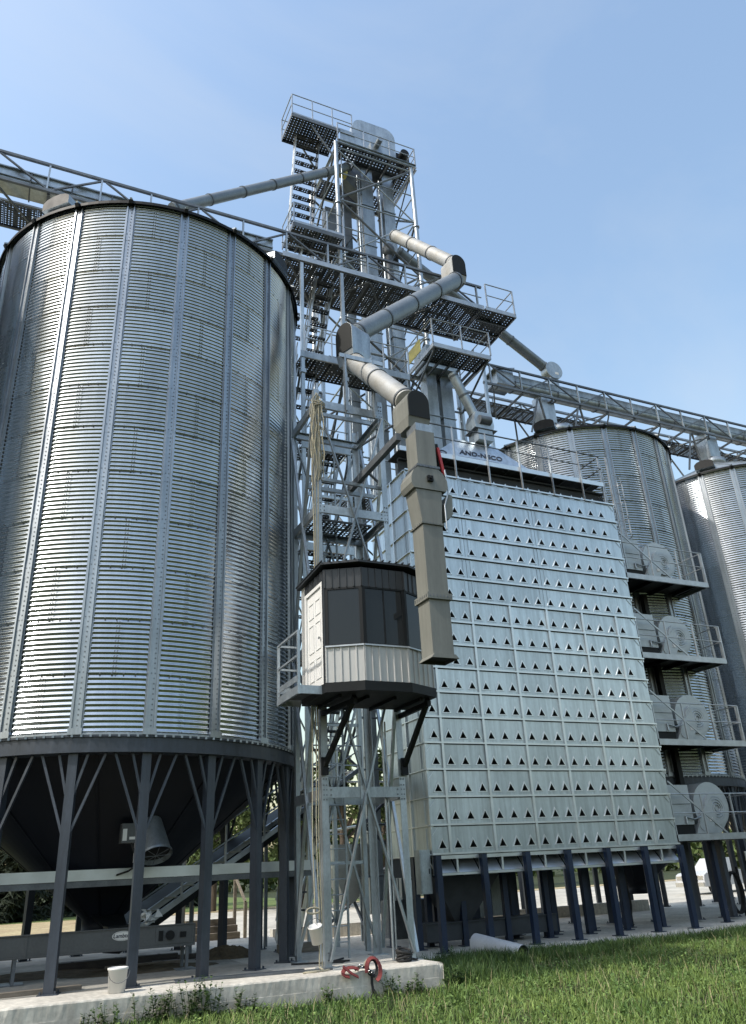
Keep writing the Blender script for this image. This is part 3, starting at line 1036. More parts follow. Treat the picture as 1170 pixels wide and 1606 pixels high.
for z, o_ in zip(FZ, ORD):
    root = thing('fan_platform', 'railed steel fan platform on the dryer, %s of four' % o_, 'platform', (FX0, FY0 + 1.1, z), 'railed fan platforms on the dryer')
    mb = MB()
    mb.channel((FX0, FY0, z - 0.09), (FX1, FY0, z - 0.09), 0.18, 0.07, 0.01, flip=-1)
    mb.channel((FX1, FY0, z - 0.09), (FX1, FY1, z - 0.09), 0.178, 0.07, 0.01, flip=-1)
    mb.channel((FX1 - 0.08, FY1, z - 0.09), (FX0, FY1, z - 0.09), 0.18, 0.07, 0.01, flip=-1)
    part(mb, 'edge_beam', 'rail', root)
    for k in range(5):
        w = (FX1 - FX0 - 0.02) / 5
        mb = MB()
        mb.box((FX0 + k * w, FY0 + 0.012, z - 0.02), (FX0 + (k + 1) * w - 0.008, FY1 - 0.012, z - 0.005))
        part(mb, 'deck_plate', 'black', root)  # black puts the underside's shade into the plate colour
    mb = MB()
    for k in range(4):
        x = FX0 + 0.35 + k * 0.95
        mb.box((x, FY0 + 0.08, z - 0.15), (x + 0.05, FY1 - 0.08, z - 0.021))
    part(mb, 'joist', 'black', root)  # black again, for the shaded underside
    handrail(root, [(FX0, FY0 + 0.03), (FX1 - 0.03, FY0 + 0.03)], z, 1.13, 1.25, toe=0.0, r=0.02)
    handrail(root, [(FX1 - 0.03, FY0 + 0.10), (FX1 - 0.03, FY1 - 0.05)], z, 1.13, 1.15, toe=0.0, r=0.02)
    handrail(root, [(FX1 - 0.10, FY1 - 0.05), (FX0 + 0.2, FY1 - 0.05)], z, 1.13, 1.25, toe=0.0, r=0.02)
    mb = MB()
    mb.bar((FX0 + 0.03, FY0 + 0.04, z + 1.5), (FX0 + 2.05, FY0 + 0.04, z + 0.0), 0.05, 0.03, up=(0, 1, 0))
    part(mb, 'tie_brace', 'rail', root)
    # fan
    fan = thing('centrifugal_fan', 'snail shaped grey fan on the %s dryer platform' % o_, 'fan', (20.4, FY0 + 0.9, z), 'dryer fans')
    fx, fz = 20.55, z + 0.79
    mb = MB()
    blower_scroll(mb, fx, FY0 + 0.45, FY0 + 1.15, fz, 0.77)
    part(mb, 'scroll_housing', 'blower', fan)
    mb = MB()
    for i, r in enumerate((0.42, 0.34, 0.26, 0.18, 0.10)):
        ring = [(fx + 0.08 + r * math.cos(2 * PI * k / 28), FY0 + 0.40 - 0.010 * i, fz - 0.06 + r * math.sin(2 * PI * k / 28)) for k in range(29)]
        mb.tube(ring, 0.015, 6, caps=False)
    part(mb, 'intake_guard', 'galv', fan)
    mb = MB()
    mb.tube([(fx + 0.08, FY0 + 0.448, fz - 0.06), (fx + 0.08, FY0 + 0.38, fz - 0.06)], 0.47, 28)
    part(mb, 'intake_ring', 'blower', fan)
    mb = MB()
    mb.prism([(fx - 0.95, FY0 + 0.36, z + 0.02), (fx - 0.30, FY0 + 0.36, z + 0.02), (fx + 0.05, FY0 + 0.36, fz - 0.2), (fx - 0.12, FY0 + 0.36, fz + 0.25), (fx - 0.60, FY0 + 0.36, z + 0.60)], (0, 0.08, 0))
    mb.tube([(fx - 0.62, FY0 + 0.36, z + 0.26), (fx - 0.62, FY0 + 0.34, z + 0.26)], 0.16, 20)
    part(mb, 'belt_guard', 'blower', fan)
    mb = MB()
    mb.box((fx - 0.32, FY0 + 0.34, z + 0.36), (fx - 0.20, FY0 + 0.358, z + 0.46))
    part(mb, 'warning_sticker', 'white', fan)
    bur = thing('burner_box', 'pale burner box between dryer wall and fan, %s platform' % o_, 'burner', (19.1, FY0 + 0.8, z), 'dryer burner boxes')
    mb = MB()
    mb.box((FX0 + 0.12, FY0 + 0.30, z + 0.28), (FX0 + 1.05, FY0 + 1.7, z + 1.42))
    part(mb, 'casing', 'blower', bur)
    mb = MB()
    mb.box((FX0 + 0.16, FY0 + 0.285, z + 0.86), (FX0 + 1.02, FY0 + 0.2995, z + 0.875))
    mb.box((FX0 + 0.20, FY0 + 0.275, z + 1.0), (FX0 + 0.26, FY0 + 0.2995, z + 1.07), 1)
    part(mb, 'panel_seam', ['galvd', 'black'], bur)
    mb = MB()
    mb.box((FX0 + 0.12, FY0 + 0.33, z + 0.0), (FX0 + 1.05, FY0 + 1.6, z + 0.279))
    part(mb, 'plinth', 'black', bur)
    mb = MB()
    mb.tube([(FX0 + 0.7, FY0 + 0.27, z + 0.5), (FX0 + 1.0, FY0 + 0.22, z + 0.42), (FX0 + 1.3, FY0 + 0.25, z + 0.48)], 0.025, 8)
    mb.tube([(FX0 + 0.72, FY0 + 0.27, z + 0.52), (FX0 + 0.72, FY0 + 0.25, z + 0.30)], 0.03, 8)
    part(mb, 'gas_pipe', 'galv', bur)
mb = MB()
mb.box((20.23, FY0 + 1.25, FZ[3] + 0.016), (20.41, FY0 + 1.43, FZ[0] - 0.19))
mb.box((20.12, FY0 + 1.14, FZ[3] - 0.004), (20.52, FY0 + 1.54, FZ[3] + 0.015))
col = thing('platform_column', 'black steel column running up through the fan platforms beside the dryer', 'column', (20.3, FY0 + 1.3, FZ[3]))
part(mb, 'shaft', 'black', col)
for x, y in ((20.32, DY + 0.6), (22.0, DY + 0.3), (21.9, DY + 2.2)):
    mb = MB()
    mb.box((x - 0.07, y - 0.07, -0.23), (x + 0.07, y + 0.07, FZ[3] - 0.19))
    mb.box((x - 0.14, y - 0.14, -0.25), (x + 0.14, y + 0.14, -0.23))
    solo(mb, 'platform_leg', 'navy', {20.32: 'dark blue post under the near edge of the lowest fan platform',
                                      22.0: 'dark blue post under the near right corner of the lowest fan platform',
                                      21.9: 'dark blue post under the far right corner of the lowest fan platform'}[x], 'post', (x, y, -0.25))
# caged ladder at the dryer's top right corner
lad = thing('caged_ladder', 'slim caged ladder at the upper right corner of the dryer', 'ladder', (18.75, DY + 0.3, 11.0))
mb = MB()
for dx in (0.0, 0.42):
    mb.bar((DX1 + 0.16 + dx * 0.2, DY + 0.05 + dx, 10.6), (DX1 + 0.16 + dx * 0.2, DY + 0.05 + dx, 14.8), 0.035)
part(mb, 'stile', 'rail', lad)
mb = MB()
for k in range(14):
    z = 10.7 + 0.29 * k
    mb.tube([(DX1 + 0.16, DY + 0.05, z), (DX1 + 0.245, DY + 0.47, z)], 0.013, 6)
part(mb, 'rung', 'rail', lad)
mb = MB()
for z in (12.0, 12.7, 13.4, 14.1):
    pts = [(DX1 + 0.2 + 0.62 * math.sin(R_(a)), DY + 0.26 - 0.33 * math.cos(R_(a)), z - 0.14 * math.sin(R_(a))) for a in range(0, 181, 20)]
    mb.tube(pts, 0.014, 6)
for a in (40, 75, 110, 145):
    x, y = DX1 + 0.2 + 0.62 * math.sin(R_(a)), DY + 0.26 - 0.33 * math.cos(R_(a))
    mb.tube([(x, y, 11.8), (x, y, 14.1)], 0.012, 6)
part(mb, 'cage', 'rail', lad)
# cabinet on the dryer's near left corner
mb = MB()
mb.box((DX0 - 0.36, DY + 0.02, 1.05), (DX0 - 0.06, DY + 0.30, 2.05))
mb.box((DX0 - 0.34, DY + 0.008, 1.08), (DX0 - 0.08, DY + 0.0195, 2.02))
cab = thing('electrical_cabinet', 'grey cabinet hung on the lower left corner of the dryer', 'cabinet', (DX0 - 0.2, DY + 0.15, 1.05))
part(mb, 'casing', 'galv', cab)
mb = MB()
mb.box((DX0 - 0.13, DY - 0.005, 1.5), (DX0 - 0.11, DY + 0.0075, 1.62))
part(mb, 'handle', 'black', cab)
# machinery under the dryer
mb = MB()
mb.box((DX0 + 0.3, 20.2, -0.10), (14.6, 20.75, 0.30))
mb.box((DX0 + 0.3, 20.15, 0.301), (14.6, 20.8, 0.33))
for k in range(4):
    x = DX0 + 0.8 + k * 1.1
    mb.bar((x, 20.45, -0.25), (x, 20.45, -0.10), 0.07)
solo(mb, 'discharge_conveyor', 'dryer_in', 'long dark discharge conveyor lying under the dryer between its legs', 'conveyor', (14, 20.4, -0.25))
for k, (x, lb) in enumerate(((11.7, 'dark hopper under the left part of the dryer'),)):
    mb = MB()
    b4 = [(x - 1.0, 19.9, DZ0 - 0.52), (x + 1.0, 19.9, DZ0 - 0.52), (x + 1.0, 21.3, DZ0 - 0.52), (x - 1.0, 21.3, DZ0 - 0.52)]
    t4 = [(x - 0.25, 20.3, 0.331), (x + 0.25, 20.3, 0.331), (x + 0.25, 20.7, 0.331), (x - 0.25, 20.7, 0.331)]
    mb.add(b4 + t4, [(0, 1, 5, 4), (1, 2, 6, 5), (2, 3, 7, 6), (3, 0, 4, 7), (0, 3, 2, 1), (4, 5, 6, 7)])
    solo(mb, 'discharge_hopper', 'dryer_in', lb, 'hopper', (x, 20.5, 1.0))

# ------------------------------------------------------------------ load-out tower in front
TX0, TX1, TY0, TY1, TZ = 6.05, 7.96, 15.78, 17.5, 12.62
tower = thing('loadout_tower', 'bolted galvanised lattice tower carrying the operator cabin, standing on the slab corner', 'tower', (7.0, 16.6, 0))
for x, sx in ((TX0, -1), (TX1, 1)):
    for y, sy in ((TY0, 1), (TY1, -1)):
        mb = MB()
        mb.angle((x, y, 0.02), (x, y, TZ + 0.25), 0.14, 0.014, up=(0, 1, 0), sx=sx, sy=sy)
        cx, cy = x - sx * 0.06, y + sy * 0.06
        mb.box((cx - 0.17, cy - 0.17, 0.0), (cx + 0.17, cy + 0.17, 0.019))
        for lz in (3.12, 6.30, 9.52, 12.45):
            for dz in (-0.14, -0.05, 0.05, 0.14, 0.26):
                for q in (0.045, 0.105):
                    mb.box((x - sx * q - 0.014, y - sy * 0.014, lz + dz - 0.014), (x - sx * q + 0.014, y - sy * 0.0005, lz + dz + 0.014), 1)
        for dz in (0.12, 0.24):
            mb.box((x - sx * 0.07 - 0.014, y - sy * 0.014, dz), (x - sx * 0.07 + 0.014, y - sy * 0.0005, dz + 0.028), 1)
        part(mb, 'leg', ['galv', 'bolt'], tower)
LV = [3.12, 6.30, 9.52, 12.45]
for z in LV:
    for y, fl in ((TY0 - 0.012, 1), (TY1 + 0.012, -1)):
        mb = MB()
        mb.channel((TX0 + 0.02, y, z), (TX1 - 0.02, y, z), 0.21, 0.08, 0.012, flip=-fl)
        for x in (TX0 + 0.2, TX1 - 0.2, 0.5 * (TX0 + TX1)):
            for dz in (-0.05, 0.05):
                mb.box((x - 0.015, y - 0.012, z + dz - 0.015), (x + 0.015, y - 0.0005, z + dz + 0.015), 1)
        part(mb, 'beam', ['galv', 'bolt'], tower)
    for x, fl in ((TX0 - 0.012, -1), (TX1 + 0.012, 1)):
        mb = MB()
        mb.channel((x, TY0 + 0.1, z - 0.03), (x, TY1 - 0.1, z - 0.03), 0.20, 0.08, 0.012, flip=-fl)
        part(mb, 'beam', 'galv', tower)
for za, zb in ((0.12, LV[1] - 0.12), (LV[1] + 0.12, LV[3] - 0.12)):
    for y, o in ((TY0 - 0.03, -0.022), (TY1 + 0.03, 0.022)):
        for s in (0, 1):
            xa, xb = (TX0 + 0.07, TX1 - 0.07) if s else (TX1 - 0.07, TX0 + 0.07)
            mb = MB()
            mb.angle((xa, y + s * o, za), (xb, y + s * o, zb), 0.065, 0.009, up=(0, -1, 0))
            part(mb, 'brace', 'galv', tower)
    for x, o in ((TX0 - 0.03, -0.022), (TX1 + 0.03, 0.022)):
        for s in (0, 1):
            ya, yb = (TY0 + 0.07, TY1 - 0.07) if s else (TY1 - 0.07, TY0 + 0.07)
            mb = MB()
            mb.angle((x + s * o, ya, za), (x + s * o, yb, zb), 0.065, 0.009, up=(1, 0, 0))
            part(mb, 'brace', 'galv', tower)
for z in (12.62, 10.42):
    mb = MB()
    mb.bar((TX0 + 0.03, 16.5, z), (TX1 - 0.03, 16.5, z), 0.07, 0.10)
    part(mb, 'cross_beam', 'galv', tower)
mb = MB()
mb.bar((TX0 + 0.03, 16.0, 10.42), (TX1 - 0.03, 16.0, 10.42), 0.06, 0.08)
part(mb, 'cross_beam', 'galv', tower)
deck(tower, TX0 + 0.12, TY0 + 0.75, TX1 - 0.12, TY1 - 0.05, 9.62, 0.6, 'x', cell=0.11, hole=0.06)
mb = MB()
mb.box((7.24, 13.72, 10.48), (7.36, 16.62, 10.66))
part(mb, 'outrigger_beam', 'galvd', tower)
lad2 = thing('tower_ladder', 'narrow steel ladder fixed inside the back of the lattice tower', 'ladder', (7.0, 17.3, 0))
for dx in (-0.2, 0.2):
    mb = MB()
    mb.bar((7.0 + dx, 17.36, 0.0), (7.0 + dx, 17.36, 12.3), 0.045, 0.03)
    part(mb, 'stile', 'galv', lad2)
for k in range(40):
    mb = MB()
    mb.tube([(6.8, 17.36, 0.3 + 0.3 * k), (7.2, 17.36, 0.3 + 0.3 * k)], 0.013, 6)
    part(mb, 'rung', 'galv', lad2)
mb = MB()
mb.tube([(7.55, TY0 + 0.16, 0.02), (7.55, TY0 + 0.16, 4.6)], 0.03, 8)
mb.tube([(7.62, TY0 + 0.16, 0.02), (7.62, TY0 + 0.16, 4.6)], 0.022, 8)
part(mb, 'conduit', 'galv', tower)
# bolt heads on the chute-side gussets
for z in LV:
    mb = MB()
    mb.box((0.5 * (TX0 + TX1) - 0.10, TY0 - 0.028, z - 0.13), (0.5 * (TX0 + TX1) + 0.10, TY0 - 0.0205, z + 0.13))
    part(mb, 'gusset', 'galv', tower)
# short uprights carrying on above the tower top
for x in (6.95, 7.75):
    mb = MB()
    mb.channel((x, TY0 - 0.02, TZ - 0.25), (x, TY0 - 0.02, TZ + 1.5), 0.12, 0.05, 0.01, up=(0, 1, 0))
    part(mb, 'upright', 'galv', tower)
mb = MB()
mb.bar((6.80, TY0 + 0.02, TZ + 1.5), (TX1 + 0.1, TY0 + 0.02, TZ + 1.5), 0.06, 0.12)
part(mb, 'upright_tie', 'galv', tower)

# ------------------------------------------------------------------ cabin
CZ, SILL, WTOP, EAVE = 5.0, 5.72, 6.95, 7.36
cabin = thing('operator_cabin', 'small operator cabin with bay of dark windows, hung on the lattice tower', 'cabin', (6.85, 14.9, CZ))
CP = [(5.62, 15.62), (5.62, 14.30), (6.30, 13.92), (7.27, 13.92), (8.02, 14.30), (8.02, 15.62)]


def siding_wall(a, b, z0, z1, name, mat, rib=0.155, t=0.05):
    a, b = Vector((*a, 0)), Vector((*b, 0))
    d = (b - a)
    L = d.length
    d.normalize()
    n = Vector((d.y, -d.x, 0))      # outward for points listed clockwise from the left back
    mb = MB()
    q = [a, b, b - n * t, a - n * t]
    mb.prism([Vector((p.x, p.y, z0)) for p in q], (0, 0, z1 - z0))
    k = max(2, int(round(L / rib)))
    for i in range(k + 1):
        p = a + d * (0.012 + (L - 0.024) * i / k)
        w = 0.012 if i % 2 else 0.02
        mb.prism([Vector((p.x, p.y, z0 + 0.003)) + d * s_ + n * e for s_, e in ((-w, 0.0), (w, 0.0), (w * 0.6, 0.022), (-w * 0.6, 0.022))], (0, 0, z1 - z0 - 0.006))
    return part(mb, name, mat, cabin)


for i in range(5):
    a, b = CP[i], CP[i + 1]
    if i == 0:
        siding_wall(a, (5.62, 15.42), CZ, EAVE, 'wall_panel', 'siding')
        siding_wall((5.62, 15.42), b, 7.14, EAVE, 'fascia_panel', 'siding_dark')
        siding_wall((5.62, 14.38), b, CZ, 7.139, 'wall_panel', 'siding_dark')
        continue
    siding_wall(a, b, CZ, SILL, 'wall_panel', 'siding')
    siding_wall(a, b, WTOP, EAVE, 'fascia_panel', 'siding_dark')
    A, B = Vector((*a, 0)), Vector((*b, 0))
    d = (B - A).normalized()
    n = Vector((d.y, -d.x, 0))
    L = (B - A).length
    mb = MB()
    for p in (A + d * 0.035, B - d * 0.035):
        mb.prism([Vector((p.x, p.y, SILL + 0.001)) + d * s_ + n * e for s_, e in ((-0.034, 0.0), (0.034, 0.0), (0.034, -0.06), (-0.034, -0.06))], (0, 0, WTOP - SILL - 0.002))
    for z in (SILL + 0.02, WTOP - 0.02):
        p0, p1 = A + d * 0.07, B - d * 0.07
        mb.bar((p0.x - n.x * 0.03, p0.y - n.y * 0.03, z), (p1.x - n.x * 0.03, p1.y - n.y * 0.03, z), 0.06, 0.036)
    win = part(mb, 'window', 'black', cabin)
    mb = MB()
    p0, p1 = A + d * 0.07 - n * 0.02, B - d * 0.07 - n * 0.02
    mb.prism([Vector((p0.x, p0.y, SILL + 0.04)), Vector((p1.x, p1.y, SILL + 0.04)), Vector((p1.x, p1.y, SILL + 0.04)) - n * 0.012, Vector((p0.x, p0.y, SILL + 0.04)) - n * 0.012], (0, 0, WTOP - SILL - 0.08))
    part(mb, 'pane', 'glass', win)
    if L > 0.9:
        mb = MB()
        p = A + d * L * 0.5
        mb.prism([Vector((p.x, p.y, SILL + 0.04)) + d * s_ + n * e for s_, e in ((-0.012, -0.005), (0.012, -0.005), (0.012, -0.019), (-0.012, -0.019))], (0, 0, WTOP - SILL - 0.08))
        part(mb, 'mullion', 'black', win)
    mb = MB()
    mb.prism([Vector((q.x, q.y, SILL - 0.02)) for q in (A + n * 0.045, B + n * 0.045, B + n * 0.001, A + n * 0.001)], (0, 0, 0.03))
    part(mb, 'sill_trim', 'rail', cabin)
mb = MB()
mb.box((5.68, 15.60, CZ), (7.96, 15.66, EAVE))
part(mb, 'back_wall', 'siding_dark', cabin)
mb = MB()
mb.box((5.8, 15.3, CZ + 0.1), (7.8, 15.55, 6.6))
part(mb, 'interior_cupboard', 'pale', cabin)
mb = MB()
mb.box((6.0, 14.35, 5.55), (7.6, 14.7, 5.62))
mb.box((6.5, 14.45, 5.62), (7.0, 14.5, 5.98))
part(mb, 'control_desk', 'galvd', cabin)


def grow(P, g):
    c = Vector((6.82, 14.9))
    return [(p[0] + math.copysign(g, p[0] - c.x), p[1] + math.copysign(g, p[1] - c.y)) for p in P]


mb = MB()
mb.prism([(x, y, CZ - 0.19) for x, y in grow(CP, 0.03)][::-1], (0, 0, 0.185))
floor_ = part(mb, 'floor_frame', 'black', cabin)
mb = MB()
for k in range(4):
    x = 5.9 + 0.6 * k
    mb.box((x, 14.35, CZ - 0.25), (x + 0.06, 15.6, CZ - 0.191))
part(mb, 'joist', 'black', floor_)
mb = MB()
g = grow(CP, 0.10)
v = [(x, y, EAVE + 0.012 + (15.62 - y) * 0.04) for x, y in g] + [(x, y, EAVE + 0.06 + (15.62 - y) * 0.04) for x, y in g]
n = len(g)
mb.add(v, [(i, (i + 1) % n, n + (i + 1) % n, n + i) for i in range(n)] + [tuple(range(n - 1, -1, -1)), tuple(range(n, 2 * n))])
roof_ = part(mb, 'roof', 'siding_dark', cabin)
mb = MB()
for k in range(17):
    x = 5.52 + 0.155 * k
    y0 = 14.2 if x < 6.2 or x > 7.4 else 13.80
    if x < 6.2:
        y0 = 14.2 - (x - 5.46) * 0.5
    if x > 7.35:
        y0 = 13.80 + (x - 7.35) * 0.48
    mb.bar((x, y0 - 0.03, EAVE + 0.074 + (15.62 - y0) * 0.04), (x, 15.75, EAVE + 0.07), 0.03, 0.02)
part(mb, 'roof_rib', 'siding_dark', roof_)
# door on the left wall
mb = MB()
for y0, y1, z0, z1 in ((14.38, 14.46, CZ, 7.135), (15.34, 15.419, CZ, 7.135), (14.46, 15.34, 7.06, 7.135)):
    mb.box((5.60, y0, z0), (5.68, y1, z1))
door = part(mb, 'door', 'door', cabin)
mb = MB()
mb.box((5.635, 14.465, CZ + 0.01), (5.675, 15.335, 7.055))
for z0, z1 in ((CZ + 0.18, CZ + 0.62), (CZ + 0.78, CZ + 1.38), (CZ + 1.52, CZ + 1.86)):
    for y0, y1 in ((14.56, 14.85), (14.95, 15.24)):
        for a, b in (((y0, z0), (y1, z0 + 0.025)), ((y0, z1 - 0.025), (y1, z1)), ((y0, z0 + 0.026), (y0 + 0.025, z1 - 0.026)), ((y1 - 0.025, z0 + 0.026), (y1, z1 - 0.026))):
            mb.box((5.622, a[0], a[1]), (5.6345, b[0], b[1]))
part(mb, 'door_leaf', 'door', door)
mb = MB()
mb.tube([(5.634, 14.56, CZ + 0.98), (5.58, 14.56, CZ + 0.98)], 0.03, 12)
part(mb, 'handle', 'chrome', door)
# landing outside the door
LX0, LX1, LY0, LY1 = 5.08, 5.58, 14.42, 15.72
mb = MB()
mb.box((LX0, LY0, CZ - 0.19), (LX1, LY0 + 0.05, CZ - 0.03))
mb.box((LX0, LY1 - 0.05, CZ - 0.19), (LX1, LY1, CZ - 0.03))
mb.box((LX0, LY0 + 0.051, CZ - 0.189), (LX0 + 0.05, LY1 - 0.051, CZ - 0.031))
landing = part(mb, 'landing', 'galv', cabin)
for k in range(9):
    mb = MB()
    y = LY0 + 0.06 + k * 0.133
    mb.box((LX0 + 0.052, y, CZ - 0.07), (LX1, y + 0.10, CZ - 0.035))
    part(mb, 'deck_slat', 'deck', landing)
mb = MB()
up = Vector((0, 0, 1))
for x, y in ((LX0 + 0.02, LY0 + 0.02), (LX0 + 0.02, LY1 - 0.02), (LX1 - 0.03, LY1 - 0.02)):
    mb.bar((x, y, CZ - 0.20), (x, y, CZ + 1.07), 0.05)
for h in (1.06, 0.56, 0.12):
    mb.bar((LX0 + 0.02, LY0 + 0.03, CZ + h), (LX0 + 0.02, LY1 - 0.03, CZ + h), 0.04 if h > 0.2 else 0.012, 0.04 if h > 0.2 else 0.12)
    mb.bar((LX0 + 0.03, LY1 - 0.02, CZ + h), (LX1 - 0.03, LY1 - 0.02, CZ + h), 0.04 if h > 0.2 else 0.012, 0.04 if h > 0.2 else 0.12)
part(mb, 'guard_rail', 'galv', landing)
for x0, x1 in ((6.10, 6.25), (7.93, 7.90)):
    mb = MB()
    mb.bar((x0, TY0 - 0.06, 3.62), (x1, 14.38, CZ - 0.22), 0.09)
    mb.box((x0 - 0.07, TY0 - 0.11, 3.45), (x0 + 0.07, TY0 - 0.035, 3.80))
    part(mb, 'strut', 'black', cabin)
    mb = MB()
    mb.bar((x0, TY0 + 0.0, CZ - 0.30), (x1, 14.34, CZ - 0.30), 0.08, 0.10)
    part(mb, 'floor_bearer', 'black', cabin)

# ------------------------------------------------------------------ tan load-out chute with diverter
QX0, QX1, QY0, QY1 = 7.45, 7.92, 13.20, 13.68
chute = thing('loadout_chute', 'square tan drop chute with diverter valve hanging in front of the cabin', 'chute', (7.68, 13.44, 5.35))


def duct(x0, x1, y0, y1, z0, z1, name, X0=None, X1=None):
    X0 = x0 if X0 is None else X0
    X1 = x1 if X1 is None else X1
    mb = MB()
    v = [(x0, y0, z0), (x1, y0, z0), (x1, y1, z0), (x0, y1, z0), (X0, y0, z1), (X1, y0, z1), (X1, y1, z1), (X0, y1, z1)]
    mb.add(v, [(0, 1, 5, 4), (1, 2, 6, 5), (2, 3, 7, 6), (3, 0, 4, 7), (4, 5, 6, 7)])
    i = 0.02
    mb.add([(x0 + i, y0 + i, z0), (x1 - i, y0 + i, z0), (x1 - i, y1 - i, z0), (x0 + i, y1 - i, z0), v[0], v[1], v[2], v[3]],
           [(4, 5, 1, 0), (5, 6, 2, 1), (6, 7, 3, 2), (7, 4, 0, 3)])
    zi = z0 + 0.06
    i2 = i + 0.05
    mb.add([(x0 + i, y0 + i, z0), (x1 - i, y0 + i, z0), (x1 - i, y1 - i, z0), (x0 + i, y1 - i, z0),
            (x0 + i2, y0 + i2, zi), (x1 - i2, y0 + i2, zi), (x1 - i2, y1 - i2, zi), (x0 + i2, y1 - i2, zi)],
           [(1, 0, 4, 5), (2, 1, 5, 6), (3, 2, 6, 7), (0, 3, 7, 4), (4, 7, 6, 5)], 1)
    return part(mb, name, ['tan', 'cover'], chute)


def flange_bolts(z, g=0.035, h=0.05):
    mb = MB()
    for k in range(7):
        x = QX0 + (QX1 - QX0) * k / 6
        mb.box((x - 0.009, QY0 - g - 0.009, z + h * 0.3), (x + 0.009, QY0 - g - 0.0005, z + h * 0.7))
        y = QY0 + (QY1 - QY0) * k / 6
        mb.box((QX0 - g - 0.009, y - 0.009, z + h * 0.3), (QX0 - g - 0.0005, y + 0.009, z + h * 0.7))
    part(mb, 'flange_bolts', 'bolt', chute)['kind'] = 'stuff'


def collar(z, g=0.035, h=0.05, mat='tan', x0=QX0, x1=QX1, t=0.0):
    mb = MB()
    mb.box((x0 - g, QY0 - g, z), (x1 + g, QY0 - 0.001, z + h))
    mb.box((x0 - g, QY1 + 0.001, z), (x1 + g, QY1 + g, z + h))
    mb.box((x0 - g, QY0, z + 0.0005), (x0 - 0.001, QY1, z + h - 0.0005))
    mb.box((x1 + 0.001, QY0, z + 0.0005), (x1 + g, QY1, z + h - 0.0005))
    part(mb, 'flange', mat, chute)
    flange_bolts(z, g, h)


duct(QX0, QX1, QY0, QY1, 5.42, 8.20, 'lower_duct')
duct(QX0 - 0.06, QX1 + 0.08, QY0 - 0.05, QY1 + 0.05, 5.34, 5.419, 'lip', QX0 - 0.004, QX1 + 0.004)
duct(QX0, QX1, QY0, QY1, 8.26, 9.02, 'taper_duct', QX0 - 0.10, QX1 + 0.06)
duct(QX0, QX1, QY0, QY1, 9.62, 10.50, 'upper_duct')
collar(8.205, 0.035, 0.05)
collar(9.56, 0.045, 0.055, 'galvd')
collar(6.55, 0.05, 0.13)
mb = MB()
prof = [(QX0 - 0.16, 9.03), (QX1 + 0.16, 9.03), (QX1 + 0.21, 9.14), (QX1 + 0.20, 9.30), (QX1 + 0.12, 9.46), (QX1 + 0.0, 9.555), (QX0 - 0.02, 9.555), (QX0 - 0.13, 9.46), (QX0 - 0.20, 9.30), (QX0 - 0.21, 9.14)]
mb.prism([(x, QY1 + 0.02, z) for x, z in prof], (0, QY0 - QY1 - 0.05, 0))
valve = part(mb, 'diverter_valve', 'tan', chute)
mb = MB()
for k in range(4):
    a = PI / 4 + PI / 2 * k
    mb.box((7.69 + 0.05 * math.cos(a) - 0.03, QY0 - 0.09, 9.28 + 0.05 * math.sin(a) - 0.03), (7.69 + 0.05 * math.cos(a) + 0.03, QY0 - 0.031, 9.28 + 0.05 * math.sin(a) + 0.03))
mb.tube([(7.69, QY0 - 0.03, 9.28), (7.69, QY0 - 0.13, 9.28)], 0.03, 10)
part(mb, 'bearing', 'black', valve)
mb = MB()
mb.prism([(QX1 + 0.10, QY1 - 0.04, 8.42), (QX1 + 0.22, QY1 - 0.04, 8.42), (QX1 + 0.32, QY1 - 0.04, 8.55), (QX1 + 0.34, QY1 - 0.04, 9.0), (QX1 + 0.26, QY1 - 0.04, 9.02), (QX1 + 0.10, QY1 - 0.04, 8.75)], (0, -0.40, 0))
part(mb, 'side_outlet', 'tan', chute)
mb = MB()
mb.tube([(QX1 + 0.12, QY0 + 0.02, 8.15), (QX1 + 0.12, QY0 + 0.02, 8.72), (QX1 + 0.24, QY0 + 0.02, 9.06), (QX1 + 0.20, QY0 + 0.02, 9.6)], 0.018, 8)
part(mb, 'conduit', 'rail', chute)
mb = MB()
mb.bar((QX1 + 0.10, QY0 + 0.16, 10.30), (QX1 + 0.22, QY0 + 0.16, 9.46), 0.09, 0.07, up=(0, 1, 0))
part(mb, 'actuator_shield', 'cover', chute)
mb = MB()
mb.bar((QX1 + 0.115, QY0 + 0.09, 10.18), (QX1 + 0.215, QY0 + 0.09, 9.52), 0.062, 0.05, up=(0, 1, 0))
part(mb, 'actuator', 'redp', chute)
mb = MB()
mb.box((QX0 + 0.03, QY0 + 0.02, 10.505), (QX1 - 0.03, QY1 - 0.02, 10.70))
part(mb, 'neck', 'galv', chute)


# ------------------------------------------------------------------ spouts
def spout(name, label, pts, r, mat, flanges=(0, 1), group='grain spouts'):
    pts = [Vector(p) for p in pts]
    root = thing(name, label, 'spout', pts[-1], group)
    n = max(2, int((pts[-1] - pts[0]).length / 2.4) + 1)
    ax = (pts[-1] - pts[0]).normalized()
    mb = MB()
    mb.tube([pts[0], pts[-1]], r, 24)
    part(mb, 'pipe', mat, root)
    L = (pts[-1] - pts[0]).length
    for k in range(n + 1):
        c = pts[0] + ax * min(max(L * k / n, 0.12), L - 0.12)
        mb = MB()
        mb.tube([c - ax * 0.035, c + ax * 0.035], r + 0.022, 24)
        part(mb, 'clamp_band', 'galvd', root)
    return root


